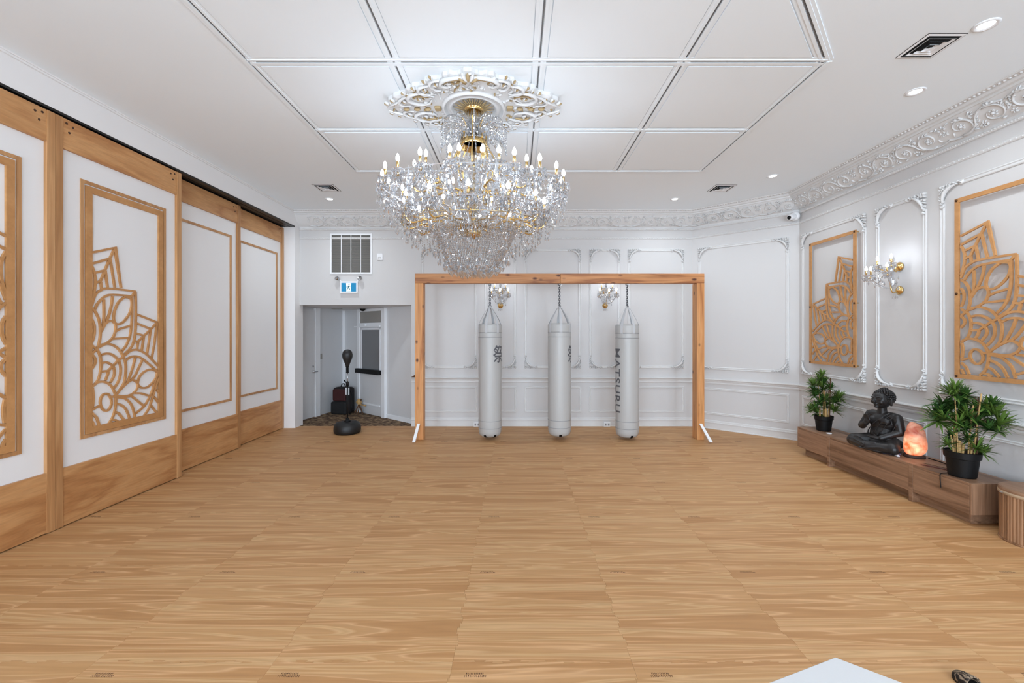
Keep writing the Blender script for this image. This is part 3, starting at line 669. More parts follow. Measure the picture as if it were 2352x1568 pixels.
for i in range(40):
    a = 2*pi*i/40; L = .215 if i % 2 else .175
    b.tube([(.06*cos(a), .06*sin(a), -.040), (L*.7*cos(a), L*.7*sin(a), -.040), (L*cos(a), L*sin(a), -.030)], [.010,.009,.003], 5, flat=.6)
b.build('sunburst', M['goldpaint'], md, smooth=True)
def sc2(pts, rs, m, name):
    q = smooth_path(pts, 6); k = len(q)
    rs *= .62
    MB().tube(q, [rs*(1-.6*abs(2*i/(k-1)-.9)) if abs(2*i/(k-1)-.9) < 1.4 else rs*.2 for i in range(k)], 7).build(name, m, md, smooth=True)
Z = -.038
rdm = random.Random(17)
bw, bgd = MB(), MB()
for k in range(420):                                                   # fine leaf relief over the plate, some of it gilded
    a = rdm.uniform(0, 2*pi); q = sqrt(rdm.uniform(.16, .98)); x, y = outline(a/(2*pi))*q*cos(a), outline(a/(2*pi))*q*sin(a)
    if hypot(x, y) < .34: continue
    (bgd if rdm.random() < .3 else bw).ell((x, y, -.030), (rdm.uniform(.014,.036), rdm.uniform(.005,.010), rdm.uniform(.008,.016)), 7, 4, M=Matrix.Rotation(a+rdm.uniform(-1.2,1.2), 3, 'Z'))
for bq, mm, nm in ((bw, M['plaster'], 'leaf_relief'), (bgd, M['goldpaint'], 'gilded_relief')):
    o = bq.build(nm, mm, md, smooth=True); o['kind'] = 'stuff'
for sx in (-1, 1):
    for sy in (-1, 1):
        def T(L): return [(sx*x, sy*y*(1.15 if sy < 0 else 1), Z) for x, y in L]
        sc2(T([(.02,.47),(.10,.47),(.22,.44),(.27,.38),(.22,.34),(.17,.36)]), .028, M['plaster'], 'scroll')
        sc2(T([(.04,.44),(.12,.445),(.20,.42),(.235,.385)]), .016, M['goldpaint'], 'gilded_leaf')
        sc2(T([(.27,.43),(.34,.42),(.37,.37),(.33,.30),(.28,.29)]), .026, M['plaster'], 'scroll')
        sc2(T([(.38,.36),(.47,.33),(.50,.27),(.43,.22),(.36,.25)]), .026, M['plaster'], 'scroll')
        sc2(T([(.36,.20),(.46,.25),(.58,.23),(.63,.15),(.55,.08),(.44,.09),(.40,.15)]), .030, M['plaster'], 'scroll')
        sc2(T([(.42,.19),(.52,.21),(.58,.17)]), .018, M['goldpaint'], 'gilded_leaf')
        sc2(T([(.60,.22),(.68,.17),(.74,.10),(.70,.05),(.62,.05)]), .022, M['plaster'], 'scroll')
        sc2(T([(.72,.12),(.80,.08),(.88,.03)]), .020, M['plaster'], 'scroll')
        for x, y in ((.33,.46),(.40,.40),(.52,.31),(.63,.24),(.77,.13),(.84,.085),(.66,.11),(.50,.15),(.30,.36),(.42,.29)):
            y *= 1.15 if sy < 0 else 1
            for k in range(3):
                a = atan2(sy*y, sx*x)+(k-1)*.7
                MB().ell((sx*x+.02*cos(a), sy*y+.02*sin(a), Z), (.030,.009,.012), 7, 4, M=Matrix.Rotation(a, 3, 'Z')).build('leaf', M['plaster'] if k != 1 else M['goldpaint'], md, smooth=True)
for sy in (-1, 1):
    for k in range(5):
        a = pi/2*sy+(k-2)*.5
        MB().ell((.055*cos(a), sy*.42*(1.17 if sy < 0 else 1)+.055*sin(a), Z), (.055,.018,.024), 8, 5, M=Matrix.Rotation(a, 3, 'Z')).build('leaf', M['goldpaint'] if k % 2 == 0 else M['plaster'], md, smooth=True)
for sx in (-1, 1):
    MB().box(min(sx*.335, sx*.40), max(sx*.335, sx*.40), -.035, .035, -.045, -.02).build('gilded_clasp', M['goldpaint'], md, bevel=.008)
    for k in range(3): MB().ell((sx*(.47+.11*k), 0, Z), (.034,.014,.016), 8, 5).build('gilded_leaf', M['goldpaint'], md, smooth=True)
# ================================================================== CHANDELIER
ZB = 2.405
chd = root('chandelier', 'huge tiered crystal chandelier with gold arms and lit candle bulbs', 'chandelier', (CXc, CYc, ZB))
EY = .76                                                             # the rings are oval like the medallion above
def rp(r, a): return (r*cos(a), r*EY*sin(a))
def zz(z): return z-ZB
CR, GO = M['crystal'], M['gold']
MB().lathe([(0,zz(4.16)),(.105,zz(4.16)),(.108,zz(4.15)),(.095,zz(4.12)),(.060,zz(4.105)),(.075,zz(4.10)),(.062,zz(4.03)),(.055,zz(4.00)),(.02,zz(3.99)),(0,zz(3.985))], 28).build('canopy', GO, chd, smooth=True)
MB().lathe([(.012,zz(4.0)),(.012,zz(2.86))], 10).build('stem', GO, chd, smooth=True)
for z0, z1, r in ((3.99,3.93,.030),(3.93,3.86,.022),(3.70,3.58,.06),(3.58,3.40,.085),(3.40,3.22,.065),(3.22,3.05,.10),(3.05,2.95,.06)):
    h = z0-z1; MB().lathe([(.014,zz(z1)),(r*.6,zz(z1+.2*h)),(r,zz(z1+.5*h)),(r*.7,zz(z1+.8*h)),(.014,zz(z0))], 10).build('glass_baluster' if r > .04 else 'gold_knop', CR if r > .04 else GO, chd)
# gilded crown
b = MB(); b.lathe([(.125,zz(3.80)),(.135,zz(3.80)),(.140,zz(3.77)),(.150,zz(3.74)),(.138,zz(3.74)),(.125,zz(3.80))], 28)
for k in range(8):
    a = 2*pi*k/8; b.tube(smooth_path([(.13*cos(a),.13*sin(a),zz(3.80)),(.12*cos(a),.12*sin(a),zz(3.87)),(.10*cos(a),.10*sin(a),zz(3.93)),(.15*cos(a),.15*sin(a),zz(4.0))], 4), .008, 6)
    b.tube(smooth_path([(.14*cos(a),.14*sin(a),zz(3.75)),(.18*cos(a),.18*sin(a),zz(3.68)),(.21*cos(a),.21*sin(a),zz(3.60)),(.19*cos(a),.19*sin(a),zz(3.52))], 4), .009, 6)
b.build('gilded_crown', GO, chd, smooth=True)
rd = random.Random(21)
def bead(b, p, r): b.gem(p, r, r, r, 6, rot=rd.uniform(0, 1))
def drop(b, p, r, h, n=6): b.gem((p[0], p[1], p[2]-h*.62), r, h*.38, h*.62, n, rot=rd.uniform(0, 1)); b.gem((p[0], p[1], p[2]+r*.4), r*.5, r*.5, r*.5, 4)
def strand(b, p0, p1, sag, r=.008, gap=.019):
    p0, p1 = Vector(p0), Vector(p1); L = (p1-p0).length+sag*1.2; n = max(3, int(L/gap))
    for i in range(n+1):
        t = i/n; p = p0.lerp(p1, t); p.z -= sag*4*t*(1-t); bead(b, p, r*rd.uniform(.8, 1.15))
# fountain of glass plumes under the canopy
b = MB(); bg = MB()
for k in range(12):
    a = 2*pi*k/12+.1; pts = smooth_path([(.03*cos(a),.03*sin(a),zz(3.88)),(.10*cos(a),.10*sin(a),zz(3.96)),(.20*cos(a),.20*sin(a),zz(4.005)),(.29*cos(a),.29*sin(a),zz(3.985)),(.335*cos(a),.335*sin(a),zz(3.92))], 6)
    bg.tube(pts, [.012-.008*i/(len(pts)-1) for i in range(len(pts))], 6)
    for i, p in enumerate(pts):
        if i > 6:
            strand(b, p, (p.x, p.y, p.z-.04-.16*(i/len(pts))), 0, .006, .017)
            drop(b, (p.x, p.y, p.z-.05-.16*(i/len(pts))), .011, .055)
    b.lathe([(.004,zz(3.87)),(.028,zz(3.93)),(.022,zz(4.02)),(.002,zz(4.09))], 6, (.075*cos(a+.2), .075*sin(a+.2), 0))
bg.build('glass_plume', CR, chd, smooth=True); o = b.build('plume_drops', CR, chd); o['kind'] = 'stuff'
# candle arms, three tiers
flame = MB().lathe([(.010,0),(.0185,.020),(.0175,.040),(.009,.062),(0,.075)], 7).mesh('bulb', M['bulb'], True)
candle = MB().lathe([(.0,0),(.013,0),(.013,.085),(.011,.09),(0,.09)], 10).mesh('candle_sleeve', GO, True)
dish = MB(); dish.lathe([(.012,-.03),(.020,-.018),(.030,-.008),(.058,.004),(.066,.014),(.060,.012),(.028,.002),(.0,.0)], 12)
dish = dish.mesh('bobeche', CR)
cup = MB().lathe([(.003,-.055),(.014,-.045),(.022,-.030),(.018,-.018),(.010,-.012)], 10).mesh('gold_cup', GO, True)
db = MB()
for k in range(9):
    a = 2*pi*k/9; bead(db, (.062*cos(a), .062*sin(a), .002), .007); drop(db, (.062*cos(a), .062*sin(a), -.008), .013, .062)
    bead(db, (.050*cos(a+.3), .050*sin(a+.3), -.045), .010); drop(db, (.034*cos(a+.35), .034*sin(a+.35), -.05), .012, .05)
drops = db.mesh('dish_drops', CR)
def tier(n, R, zd, z0, r0, off, bend, name):
    """n arms from a hub ring (r0, z0) out to dishes at (R, zd)"""
    pts = smooth_path([(r0,0,z0),(r0+(R-r0)*.28,0,z0-bend*.55),(r0+(R-r0)*.62,0,z0-bend*.35+(zd-z0)*.25),(r0+(R-r0)*.9,0,zd-.16),(R+.015,0,zd-.10),(R,0,zd-.02)], 6)
    bb = MB().tube(pts, [.012-.004*i/(len(pts)-1) for i in range(len(pts))], 7)
    q = smooth_path([(r0+(R-r0)*.45,0,z0-bend*.42),(r0+(R-r0)*.55,0,z0+.10),(r0+(R-r0)*.74,0,z0+.08),(r0+(R-r0)*.70,0,z0-.0)], 5)
    bb.tube(q, .006, 6)
    am = bb.mesh(name, [CR if n == 20 else GO], True); P = []
    sb = MB()                                                         # bead dressing along one arm
    for i in range(2, len(pts)-1, 2):
        bead(sb, (pts[i].x, rd.uniform(-.02,.02), pts[i].z-.018), .011)
        if i % 4 == 0: drop(sb, (pts[i].x, 0, pts[i].z-.03), .013, .07)
    sm = sb.mesh('arm_drops', CR)
    for k in range(n):
        a = 2*pi*(k+off)/n; x, y = rp(R, a); L = hypot(x, y); s = L/R
        arm = put(name, am, chd, (0,0,0), (0,0,atan2(y,x)), (s,1,1))
        for me, nm, dz in ((cup,'gold_cup',0),(dish,'bobeche',0),(candle,'candle_sleeve',0),(flame,'bulb',.09),(drops,'dish_drops',0)):
            put(nm, me, arm, (R,0,zd+dz), (0,0,rd.uniform(0,1)), (1/s,1,1))
        put('arm_drops', sm, arm)['kind'] = 'stuff'
        P.append((x, y, zd))
    return P
PA = tier(20, .915, zz(3.315), zz(2.98), .07, .5, .10, 'candle_arm')
PB = tier(10, .60, zz(3.425), zz(3.30), .05, .25, .05, 'upper_candle_arm')
PC = tier(12, .72, zz(3.07), zz(2.95), .07, .0, .05, 'lower_candle_arm')
bs = MB()
def ringswag(P, sag, dz, r=.008):
    for i in range(len(P)):
        p, q = P[i], P[(i+1) % len(P)]; strand(bs, (p[0],p[1],p[2]+dz), (q[0],q[1],q[2]+dz), sag, r)
        m = ((p[0]+q[0])/2, (p[1]+q[1])/2, (p[2]+q[2])/2+dz-sag); drop(bs, (m[0], m[1], m[2]-.01), .017, .08)
ringswag(PA, .06, -.005); ringswag(PA, .13, -.02); ringswag(PB, .10, 0); ringswag(PC, .08, 0); ringswag(PC, .15, -.02)
for k, p in enumerate(PA):
    a = atan2(p[1], p[0]); strand(bs, (.15*cos(a), .15*sin(a), zz(3.74)), (p[0]*.93, p[1]*.93, p[2]), .16, .008)
    if k % 2: strand(bs, (p[0]*.8, p[1]*.8, p[2]-.12), (.3*cos(a), .24*sin(a), zz(3.4)), .05)
for k, p in enumerate(PB):
    a = atan2(p[1], p[0]); strand(bs, (.19*cos(a), .19*sin(a), zz(3.55)), p, .07)
o = bs.build('crystal_garlands', CR, chd); o['kind'] = 'stuff'
# spires of cut glass between the arms
bb = MB()
for k in range(34):
    a = 2*pi*k/34+.05; R = (.80,.64,.48)[k % 3]; x, y = rp(R, a); z = (zz(3.22),zz(3.18),zz(3.25))[k % 3]
    bb.lathe([(.002,-.10),(.020,-.06),(.026,-.02),(.012,.0),(.022,.03),(.015,.10),(.002,.17)], 6, (x, y, z))
    for j in range(5):
        c = rd.uniform(0, 2*pi); drop(bb, (x+.04*cos(c), y+.04*sin(c), z-.03-.03*j), .014, .07)
o = bb.build('glass_spires', CR, chd); o['kind'] = 'stuff'
# curtains of drops hanging in steps below the rim
cb = MB()
for (R, zt, zb, n) in ((.955,3.30,3.10,46),(.93,3.20,2.98,46),(.86,3.05,2.90,44),(.78,2.98,2.79,40),(.69,2.95,2.72,36),(.60,2.93,2.66,32),(.52,2.92,2.60,28)):
    for k in range(n):
        a = 2*pi*(k+rd.uniform(-.2,.2))/n; x, y = rp(R*rd.uniform(.97,1.01), a); z1 = zz(zb)+rd.uniform(0,.06)
        strand(cb, (x,y,zz(zt)), (x,y,z1+.07), 0, .0055, .022)
        drop(cb, (x,y,z1+.06), .013, .065); 
for (R, z) in ((.955,3.30),(.86,3.05),(.69,2.95),(.52,2.92)):
    cb.torus((0,0,zz(z)), R, .006, 64, 5, sx=1, sy=EY)
o = cb.build('drop_curtain', CR, chd); o['kind'] = 'stuff'
gb = MB()
for (R, z) in ((.69,2.955),(.45,2.93)): gb.torus((0,0,zz(z)), R, .004, 72, 6, sy=EY)
for k in range(10):
    a = 2*pi*k/10; gb.tube([(.06*cos(a),.05*sin(a),zz(2.97)), (*rp(.45,a), zz(2.93)), (*rp(.69,a), zz(2.955))], .008, 6)
gb.build('gold_rings', GO, chd, smooth=True)
MB().lathe([(0,zz(2.80)),(.012,zz(2.80)),(.02,zz(2.825)),(.075,zz(2.835)),(.085,zz(2.86)),(.08,zz(2.90)),(.05,zz(2.915)),(.09,zz(2.95)),(.08,zz(2.99)),(0,zz(3.0))], 20).build('gold_hub', GO, chd, smooth=True)
# beaded basket at the bottom
kb = MB(); rows = 25
for j in range(rows):
    t = j/(rows-1); R = .44*(1-t)**.55*.55+.19+.02*sin(t*9); R = .45-.23*t**1.1; z = zz(2.90-.42*t)
    n = int(2*pi*R*.88/.021)
    for k in range(n):
        x, y = rp(R, 2*pi*(k+.5*(j % 2))/n); bead(kb, (x, y, z), .0095)
o = kb.build('bead_basket', CR, chd); o['kind'] = 'stuff'
kb = MB()
for (R, z, n, h, r) in ((.30,2.56,20,.10,.020),(.24,2.53,18,.11,.024),(.17,2.52,12,.11,.024),(.09,2.51,7,.10,.024),(.01,2.50,2,.09,.02),(.40,2.70,24,.09,.017),(.36,2.62,22,.09,.017)):
    for k in range(n):
        x, y = rp(R, 2*pi*k/n+R*9); drop(kb, (x, y, zz(z)+rd.uniform(-.01,.01)), r, h, 8)
kb.build('bottom_drops', CR, chd)
for x, y, z, p in ((0,0,3.62,14),(.45,0,3.2,5),(-.45,0,3.2,5),(0,.3,3.2,5),(0,-.3,3.2,5)):
    pass

# ================================================================== SCONCES
def sconce_proto(label):
    """local: wall plane y=0, sconce projects to -y; origin at the upper rosette"""
    r = root('wall_sconce', label, 'wall sconce', (0,0,0), 0, 'crystal wall sconces')
    ros = [(0,0),(.055,0),(.058,.012),(.048,.022),(.036,.026),(.030,.040),(.012,.048),(0,.05)]
    for z, s in ((0,1),(-.30,.95)):
        MB().lathe([(a*s, c*s) for a, c in ros], 18).build('brass_rosette', GO, r, (0,0,z), (pi/2,0,0), smooth=True)
    spots = [(-.105,-.20,.02),(.105,-.20,.02),(-.16,-.30,-.10),(0,-.37,-.12),(.16,-.30,-.10)]
    for i, (x, y, z) in enumerate(spots):
        z0 = 0 if i < 2 else -.20; y0 = -.04
        pts = smooth_path([(0,y0,z0),(x*.35,y*.4,z0-.07),(x*.8,y*.8,z0-.03 if i < 2 else z-.09),(x,y,z-.02)], 6)
        arm = MB().tube(pts, .007, 7).build('branch', GO if i < 2 else CR, r, smooth=True)
        for me, nm, dz, sc in ((cup,'gold_cup',0,.8),(dish,'bobeche',0,.8),(candle,'candle_sleeve',0,.75),(flame,'bulb',.0675,.8),(drops,'dish_drops',0,.75)):
            put(nm, me, arm, (x,y,z+dz), (0,0,i), (sc,sc,sc))
    b = MB(); b.lathe([(.010,-.30),(.022,-.24),(.03,-.18),(.016,-.12),(.034,-.05),(.026,.01),(.012,.05),(.03,.09),(.004,.15)], 8, (0,-.10,0)); b.build('glass_column', CR, r)
    MB().tube(smooth_path([(0,-.03,-.30),(0,-.09,-.33),(0,-.12,-.26),(0,-.10,-.20)], 5), .007, 7).build('brass_stem', GO, r, smooth=True)
    b = MB()
    for i, (x, y, z) in enumerate(spots):
        strand(b, (0,-.10,.08), (x,y,z), .05, .006, .016)
        q = spots[(i+1) % 5]; strand(b, (x,y,z), q, .05, .006, .017)
        drop(b, ((x+q[0])/2, (y+q[1])/2, (z+q[2])/2-.06), .012, .06)
    for k in range(14): drop(b, (rd.uniform(-.13,.13), rd.uniform(-.32,-.05), rd.uniform(-.26,-.08)), .012, .055)
    for k in range(3): drop(b, (-.03+.03*k, -.06, -.36), .010, .05)
    b.build('crystal_drops', CR, r)
    return r
s1 = sconce_proto('crystal wall sconce with brass rosettes on the far wall, behind the bag nearest the alcove')
s1.location = (fx(1149.5), YF-.002, 2.69)
s2 = copy_tree(s1); s2.location = (fx(1389.5), YF-.002, 2.69); s2['label'] = 'crystal wall sconce on the far wall, between the middle bag and the lettered bag'
s3 = copy_tree(s1); s3.location = (XR-.002, 5.506, 2.683); s3.rotation_euler = (0,0,-pi/2); s3['label'] = 'crystal wall sconce with brass rosettes between the two wooden art panels'

# ================================================================== PUNCHING BAG FRAME
FY0, FY1 = 7.52, 7.67
fr_ = root('bag_frame', 'pine timber frame of two posts and a spliced beam holding three bags', 'frame', (.75, 7.6, 0))
def FP(b, name, m, bev=.006): return b.build(name, m, fr_, (-.75,-7.6,0), bevel=bev)
FP(MB().box(-1.745,-1.598,FY0,FY1,0,2.707), 'post', M['pinev']); FP(MB().box(3.128,3.258,FY0,FY1+.05,0,2.707), 'post', M['pinev'])
FP(MB().box(-1.745,.766,FY0,FY1,2.707,2.873), 'beam', M['pineh']); FP(MB().box(.769,3.258,FY0,FY1,2.707,2.873), 'beam', M['pineh'])
for x, dx in ((-1.675,-.035),(3.18,.085)):
    P0, P1 = Vector((x, FY0-.012, .285)), Vector((x+dx, 7.29, .012)); d = P1-P0
    b = MB(); v = []
    for p in (P0, P1):
        for sx, sy in ((-.024,0),(.024,0),(.024,-.018),(-.024,-.018)): v.append((p.x+sx, p.y+sy, p.z+(.012 if p is P1 and sy else 0)-.0))
    b.add(v, [(0,1,2,3),(4,7,6,5),(0,4,5,1),(1,5,6,2),(2,6,7,3),(3,7,4,0)]); FP(b, 'white_brace', M['white'], 0)
# ---- bags
def text_mesh(body, size):
    cu = bpy.data.curves.new('t', 'FONT'); cu.body = body; cu.size = size; cu.resolution_u = 3; cu.space_character = 1.12; cu.offset = size*.010
    o = bpy.data.objects.new('t', cu); COL.objects.link(o); dg = bpy.context.evaluated_depsgraph_get()
    me = bpy.data.meshes.new_from_object(o.evaluated_get(dg)); bpy.data.objects.remove(o); return me
def wrap(me, name, fn):
    b = bmesh.new(); b.from_mesh(me); bmesh.ops.triangulate(b, faces=b.faces)
    for _ in range(2): bmesh.ops.subdivide_edges(b, edges=[e for e in b.edges if e.calc_length() > .03], cuts=1, use_grid_fill=False); bmesh.ops.triangulate(b, faces=b.faces)
    for v in b.verts: v.co = fn(v.co)
    m = bpy.data.meshes.new(name); b.to_mesh(m); b.free(); m.materials.append(M['ink']); return m
BR = .2; BY = 7.60
def bag(px, zb, label, tilt, kind):
    X = (px-1185)*BY/1000
    r = root('punching_bag', label, 'punching bag', (X, BY, zb), 0, 'hanging punching bags')
    H = 1.94
    prof = [(0,0),(.10,.004),(.15,.018),(.182,.045),(.195,.09),(BR,.16)]+[(BR*(1+.008*sin(k*1.7+px)), .16+(H-.16)*k/14) for k in range(1, 14)]+[(BR*.99,H),(BR*.93,H+.02),(0,H+.02)]
    MB().lathe(prof, 40).build('bag_body', M['bagskin'], r, smooth=True)
    for z in (H-.215, H-.135, .29, .165): MB().torus((0,0,z), BR*1.004, .0035, 48, 5).build('seam', M['seam'], r, smooth=True)
    MB().lathe([(BR*1.003,H-.13),(BR*1.008,H-.125),(BR*1.008,H-.01),(BR*.99,H)], 40).build('top_band', M['bagskin'], r, smooth=True)
    za = 2.30-zb
    for k in range(6):
        a = 2*pi*k/6+.25+tilt; b = MB(); v = []
        rail = [(BR*1.012, H-.14), (BR*1.014, H-.0), (BR*.80, H+.10), (.05, za-.03), (.012, za)]
        for rr, z in rail:
            for s in (-1, 1):
                wd = .022 if rr > .06 else .012
                v.append((rr*cos(a)-s*wd*sin(a), rr*sin(a)+s*wd*cos(a), z))
        f = [(2*i, 2*i+1, 2*i+3, 2*i+2) for i in range(len(rail)-1)]; b.add(v, f)
        o = b.build('strap', M['strap'], r); mo = o.modifiers.new('t', 'SOLIDIFY'); mo.thickness = .004
    ckb = MB(); z = za; k = 0
    ckb.torus((0,0,z+.01), .022, .005, 14, 6, M=Matrix.Rotation(pi/2, 3, 'X'))
    while z+.03 < 2.70-zb:
        ckb.torus((0,0,z+.035),   .015, .0055, 12, 6, M=Matrix.Rotation(pi/2, 3, 'X') if k % 2 else Matrix.Rotation(pi/2, 3, 'Z') @ Matrix.Rotation(pi/2, 3, 'X'), sy=1.5)
        z += .032; k += 1
    ckb.build('chain', M['steel'], r, smooth=True)
    MB().torus((0,0,2.685-zb), .028, .006, 16, 6, M=Matrix.Rotation(pi/2, 3, 'X')).build('eye_bolt', M['chrome'], r, smooth=True)
    for a in ({0:(-2.0,-1.0),1:(-1.57,),2:(-1.35,)}[kind]):
        b = MB(); v = []
        for t in (0, .5, 1):
            rr, z = ((.188,.060),(.165,.026),(.13,.008))[int(t*2)]
            for s in (-1, 1): v.append(((rr+.003)*cos(a)-s*.022*sin(a), (rr+.003)*sin(a)+s*.022*cos(a), z-.003))
        b.add(v, [(0,1,3,2),(2,3,5,4)]); o = b.build('base_tab', M['blackplastic'], r); mo = o.modifiers.new('t', 'SOLIDIFY'); mo.thickness = .004; mo.offset = 1
    # printed lettering, wrapped on the bag; alpha = angle from the viewer-facing line, + to the viewer's right
    def cyl(al, z): return Vector((1.004*BR*1.006*sin(al), -1.004*BR*1.006*cos(al), z))
    if kind == 2:
        me = text_mesh('MATSURU', .22); xs = [v.co.x for v in me.vertices]; L = max(xs)-min(xs); k = 1.10/L; x0 = min(xs)
        ztop = 1.835-.034*BY-zb
        m = wrap(me, 'lettering', lambda c: cyl(radians(-50)-(.155-c.y)/BR, ztop-(c.x-x0)*k)); put('lettering', m, r)
    else:
        me = text_mesh('\u796d', .26); xs = [v.co.x for v in me.vertices]; ys = [v.co.y for v in me.vertices]
        a0 = radians(18 if kind == 0 else 38); ztop = 1.835-.026*BY-zb; x0 = min(xs); y1 = max(ys); ky = .30/max(.01, y1-min(ys))
        m = wrap(me, 'lettering', lambda c: cyl(a0+(c.x-x0)/BR, ztop-(y1-c.y)*ky)); put('lettering', m, r)
    return r
bag(1125.5, .045, 'grey punching bag hanging nearest the alcove, with brush character', 0, 0)
bag(1285, .055, 'grey punching bag hanging in the middle of the frame', .3, 1)
bag(1440.5, .035, 'grey punching bag with vertical dark capital lettering', .6, 2)

# ================================================================== FREE-STANDING PUNCH BALL
pb = root('punch_ball', 'black speed ball on a slim pole with round weighted base', 'punch ball', (-3.116, 8.05, 0))
MB().lathe([(0,0),(.20,0),(.232,.02),(.240,.06),(.238,.11),(.225,.165),(.20,.195),(.15,.208),(.05,.215),(0,.215)], 40).build('weighted_base', M['rubber'], pb, smooth=True)
MB().lathe([(.0,.20),(.06,.215),(.05,.24),(.03,.25),(.028,.28),(.0,.28)], 16).build('base_cap', M['blackplastic'], pb, smooth=True)
MB().lathe([(.013,.25),(.013,.92)], 10).build('lower_pole', M['blackplastic'], pb, smooth=True)
MB().lathe([(.011,.90),(.011,1.14)], 10).build('upper_pole', M['chrome'], pb, smooth=True)
b = MB().lathe([(.0,.86),(.024,.86),(.026,.93),(.018,.95),(0,.95)], 12); b.tube([(0,0,.91),(-.05,0,.96)], .010, 6); b.ell((-.055,0,.965), .018, 8, 5); b.build('clamp', M['blackplastic'], pb, smooth=True)
b = MB()
for k in range(9): b.torus((0,0,1.125+.012*k), .019, .006, 14, 6)
b.lathe([(.0,1.11),(.026,1.11),(.026,1.125),(0,1.125)], 12); b.build('spring', M['blackplastic'], pb, smooth=True)
MB().lathe([(0,1.22),(.030,1.22),(.033,1.245),(.045,1.28),(.075,1.35),(.091,1.41),(.092,1.45),(.078,1.505),(.045,1.537),(0,1.545)], 24).build('ball', M['rubber'], pb, smooth=True)

# ================================================================== THINGS IN THE ALCOVE
bp = root('backpack', 'dark red and black backpack slumped in the alcove corner', 'backpack', (-3.98, 10.1, 0), radians(-12))
def rbox(x0,x1,y0,y1,z0,z1,r=.05): return MB().box(x0,x1,y0,y1,z0,z1)
rbox(-.21,.21,-.15,.12,0,.60).build('main_body', mat('dark_fabric', (26,18,18), .8), bp, bevel=.06)
rbox(-.17,.15,-.21,-.14,.30,.57).build('red_pocket', mat('red_fabric', (58,14,13), .75), bp, bevel=.03)
rbox(-.20,.20,-.24,-.14,.0,.29).build('lower_pocket', mat('black_fabric', (18,17,18), .8), bp, bevel=.04)
MB().tube(smooth_path([(-.08,.0,.59),(-.06,0,.66),(.0,0,.67),(.03,0,.60)], 5), .012, 6).build('carry_loop', M['blackplastic'], bp, smooth=True)
MB().tube(smooth_path([(.18,-.10,.58),(.28,-.14,.45),(.32,-.18,.2),(.27,-.2,.02)], 6), .016, 6, flat=.4).build('shoulder_strap', M['blackplastic'], bp, smooth=True)
MB().box(.16,.25,-.20,-.185,.45,.61).build('white_tag', M['white'], bp)
st = root('folded_stand', 'small folded brown stand with crossed legs beside the backpack', 'stand', (-3.58, 9.93, 0))
b = MB(); b.tube([(-.10,.0,.01),(.06,-.02,.34)], .014, 6); b.tube([(.10,-.03,.01),(-.03,.02,.30)], .014, 6); b.tube([(.0,-.08,.01),(.03,.0,.26)], .014, 6); b.build('legs', M['brownstem'], st)
MB().lathe([(0,.24),(.05,.23),(.07,.28),(.04,.33),(0,.36)], 8).build('head', M['cane'], st)
MB().tube([(.02,0,.22),(.17,-.05,.20)], .016, 6).build('arm', M['cane'], st)
# ================================================================== FITTINGS ON THE FAR WALL
gv = root('return_air_grille', 'large grey louvred air grille in white frame above the exit sign', 'vent', (fx(807), YF, 1.835+(766-583)*K))
gw, gh = .415, .40
for x0, x1, z0, z1 in ((-gw,-gw+.03,-gh,gh),(gw-.03,gw,-gh,gh),(-gw+.03,gw-.03,gh-.03,gh),(-gw+.03,gw-.03,-gh,-gh+.03)): MB().box(x0,x1,-.022,0,z0,z1).build('frame', M['white'], gv)
for k in (-1, 0, 1): MB().box(k*.193-.006, k*.193+.006, -.024, -.002, -gh+.03, gh-.03).build('mullion', M['white'], gv)
MB().box(-gw+.03, gw-.03, -.003, 0, -gh+.03, gh-.03).build('backing', M['dark'], gv)
sl = MB().add([(-.093,-.018,-.004),(.093,-.018,-.004),(.093,-.004,.008),(-.093,-.004,.008),(-.093,-.018,-.0055),(.093,-.018,-.0055),(.093,-.004,.0065),(-.093,-.004,.0065)], [(0,1,2,3),(7,6,5,4),(0,4,5,1)]).mesh('louvre_slat', M['vent'])
for c in range(4):
    for k in range(48): put('louvre_slat', sl, gv, ((c-1.5)*.193, 0, -gh+.038+k*.0153))
ex = root('exit_sign', 'lit blue running-man exit sign with two emergency lamp heads', 'exit sign', (fx(803.5), YF, 1.835+(766-660)*K))
MB().box(-.175,.175,-.055,0,-.115,.115).build('housing', M['white'], ex, bevel=.006)
MB().box(-.145,.145,-.0565,-.054,-.085,.085).build('blue_face', mat('exit_blue', (10,112,156), .4, emit=(10,125,170), estr=.45), ex)
WE = mat('exit_white', (235,245,245), .4, emit=(225,245,248), estr=.5)
WE.cycles.emission_sampling = 'NONE'
MB().add([(-.05,-.058,-.08),(.05,-.058,-.08),(.045,-.058,0),(.052,-.058,.08),(-.052,-.058,.08),(-.045,-.058,0)], [(0,1,2,3,4,5)]).build('doorway_pictogram', WE, ex)
b = MB()
def stroke(pts, w): 
    t = MB().ribbon(pts, w, 0, .001); b.add([(x, -.0585-z, y) for x, y, z in t.v], t.f)
stroke([(-.005,.03),(-.012,-.015)], .020); stroke([(-.012,-.015),(.018,-.03),(.03,-.06)], .011); stroke([(-.012,-.015),(-.03,-.045),(-.05,-.06)], .011)
stroke([(-.003,.028),(.022,.012),(.036,.025)], .009); stroke([(-.003,.028),(-.03,.02),(-.036,-.002)], .009)
for i in range(8): a = 2*pi*i/8
b.add([(.006+.011*cos(2*pi*i/12), -.0592, .047+.011*sin(2*pi*i/12)) for i in range(12)], [tuple(range(12))])
b.build('running_figure', mat('exit_figure', (14,90,110), .5), ex)
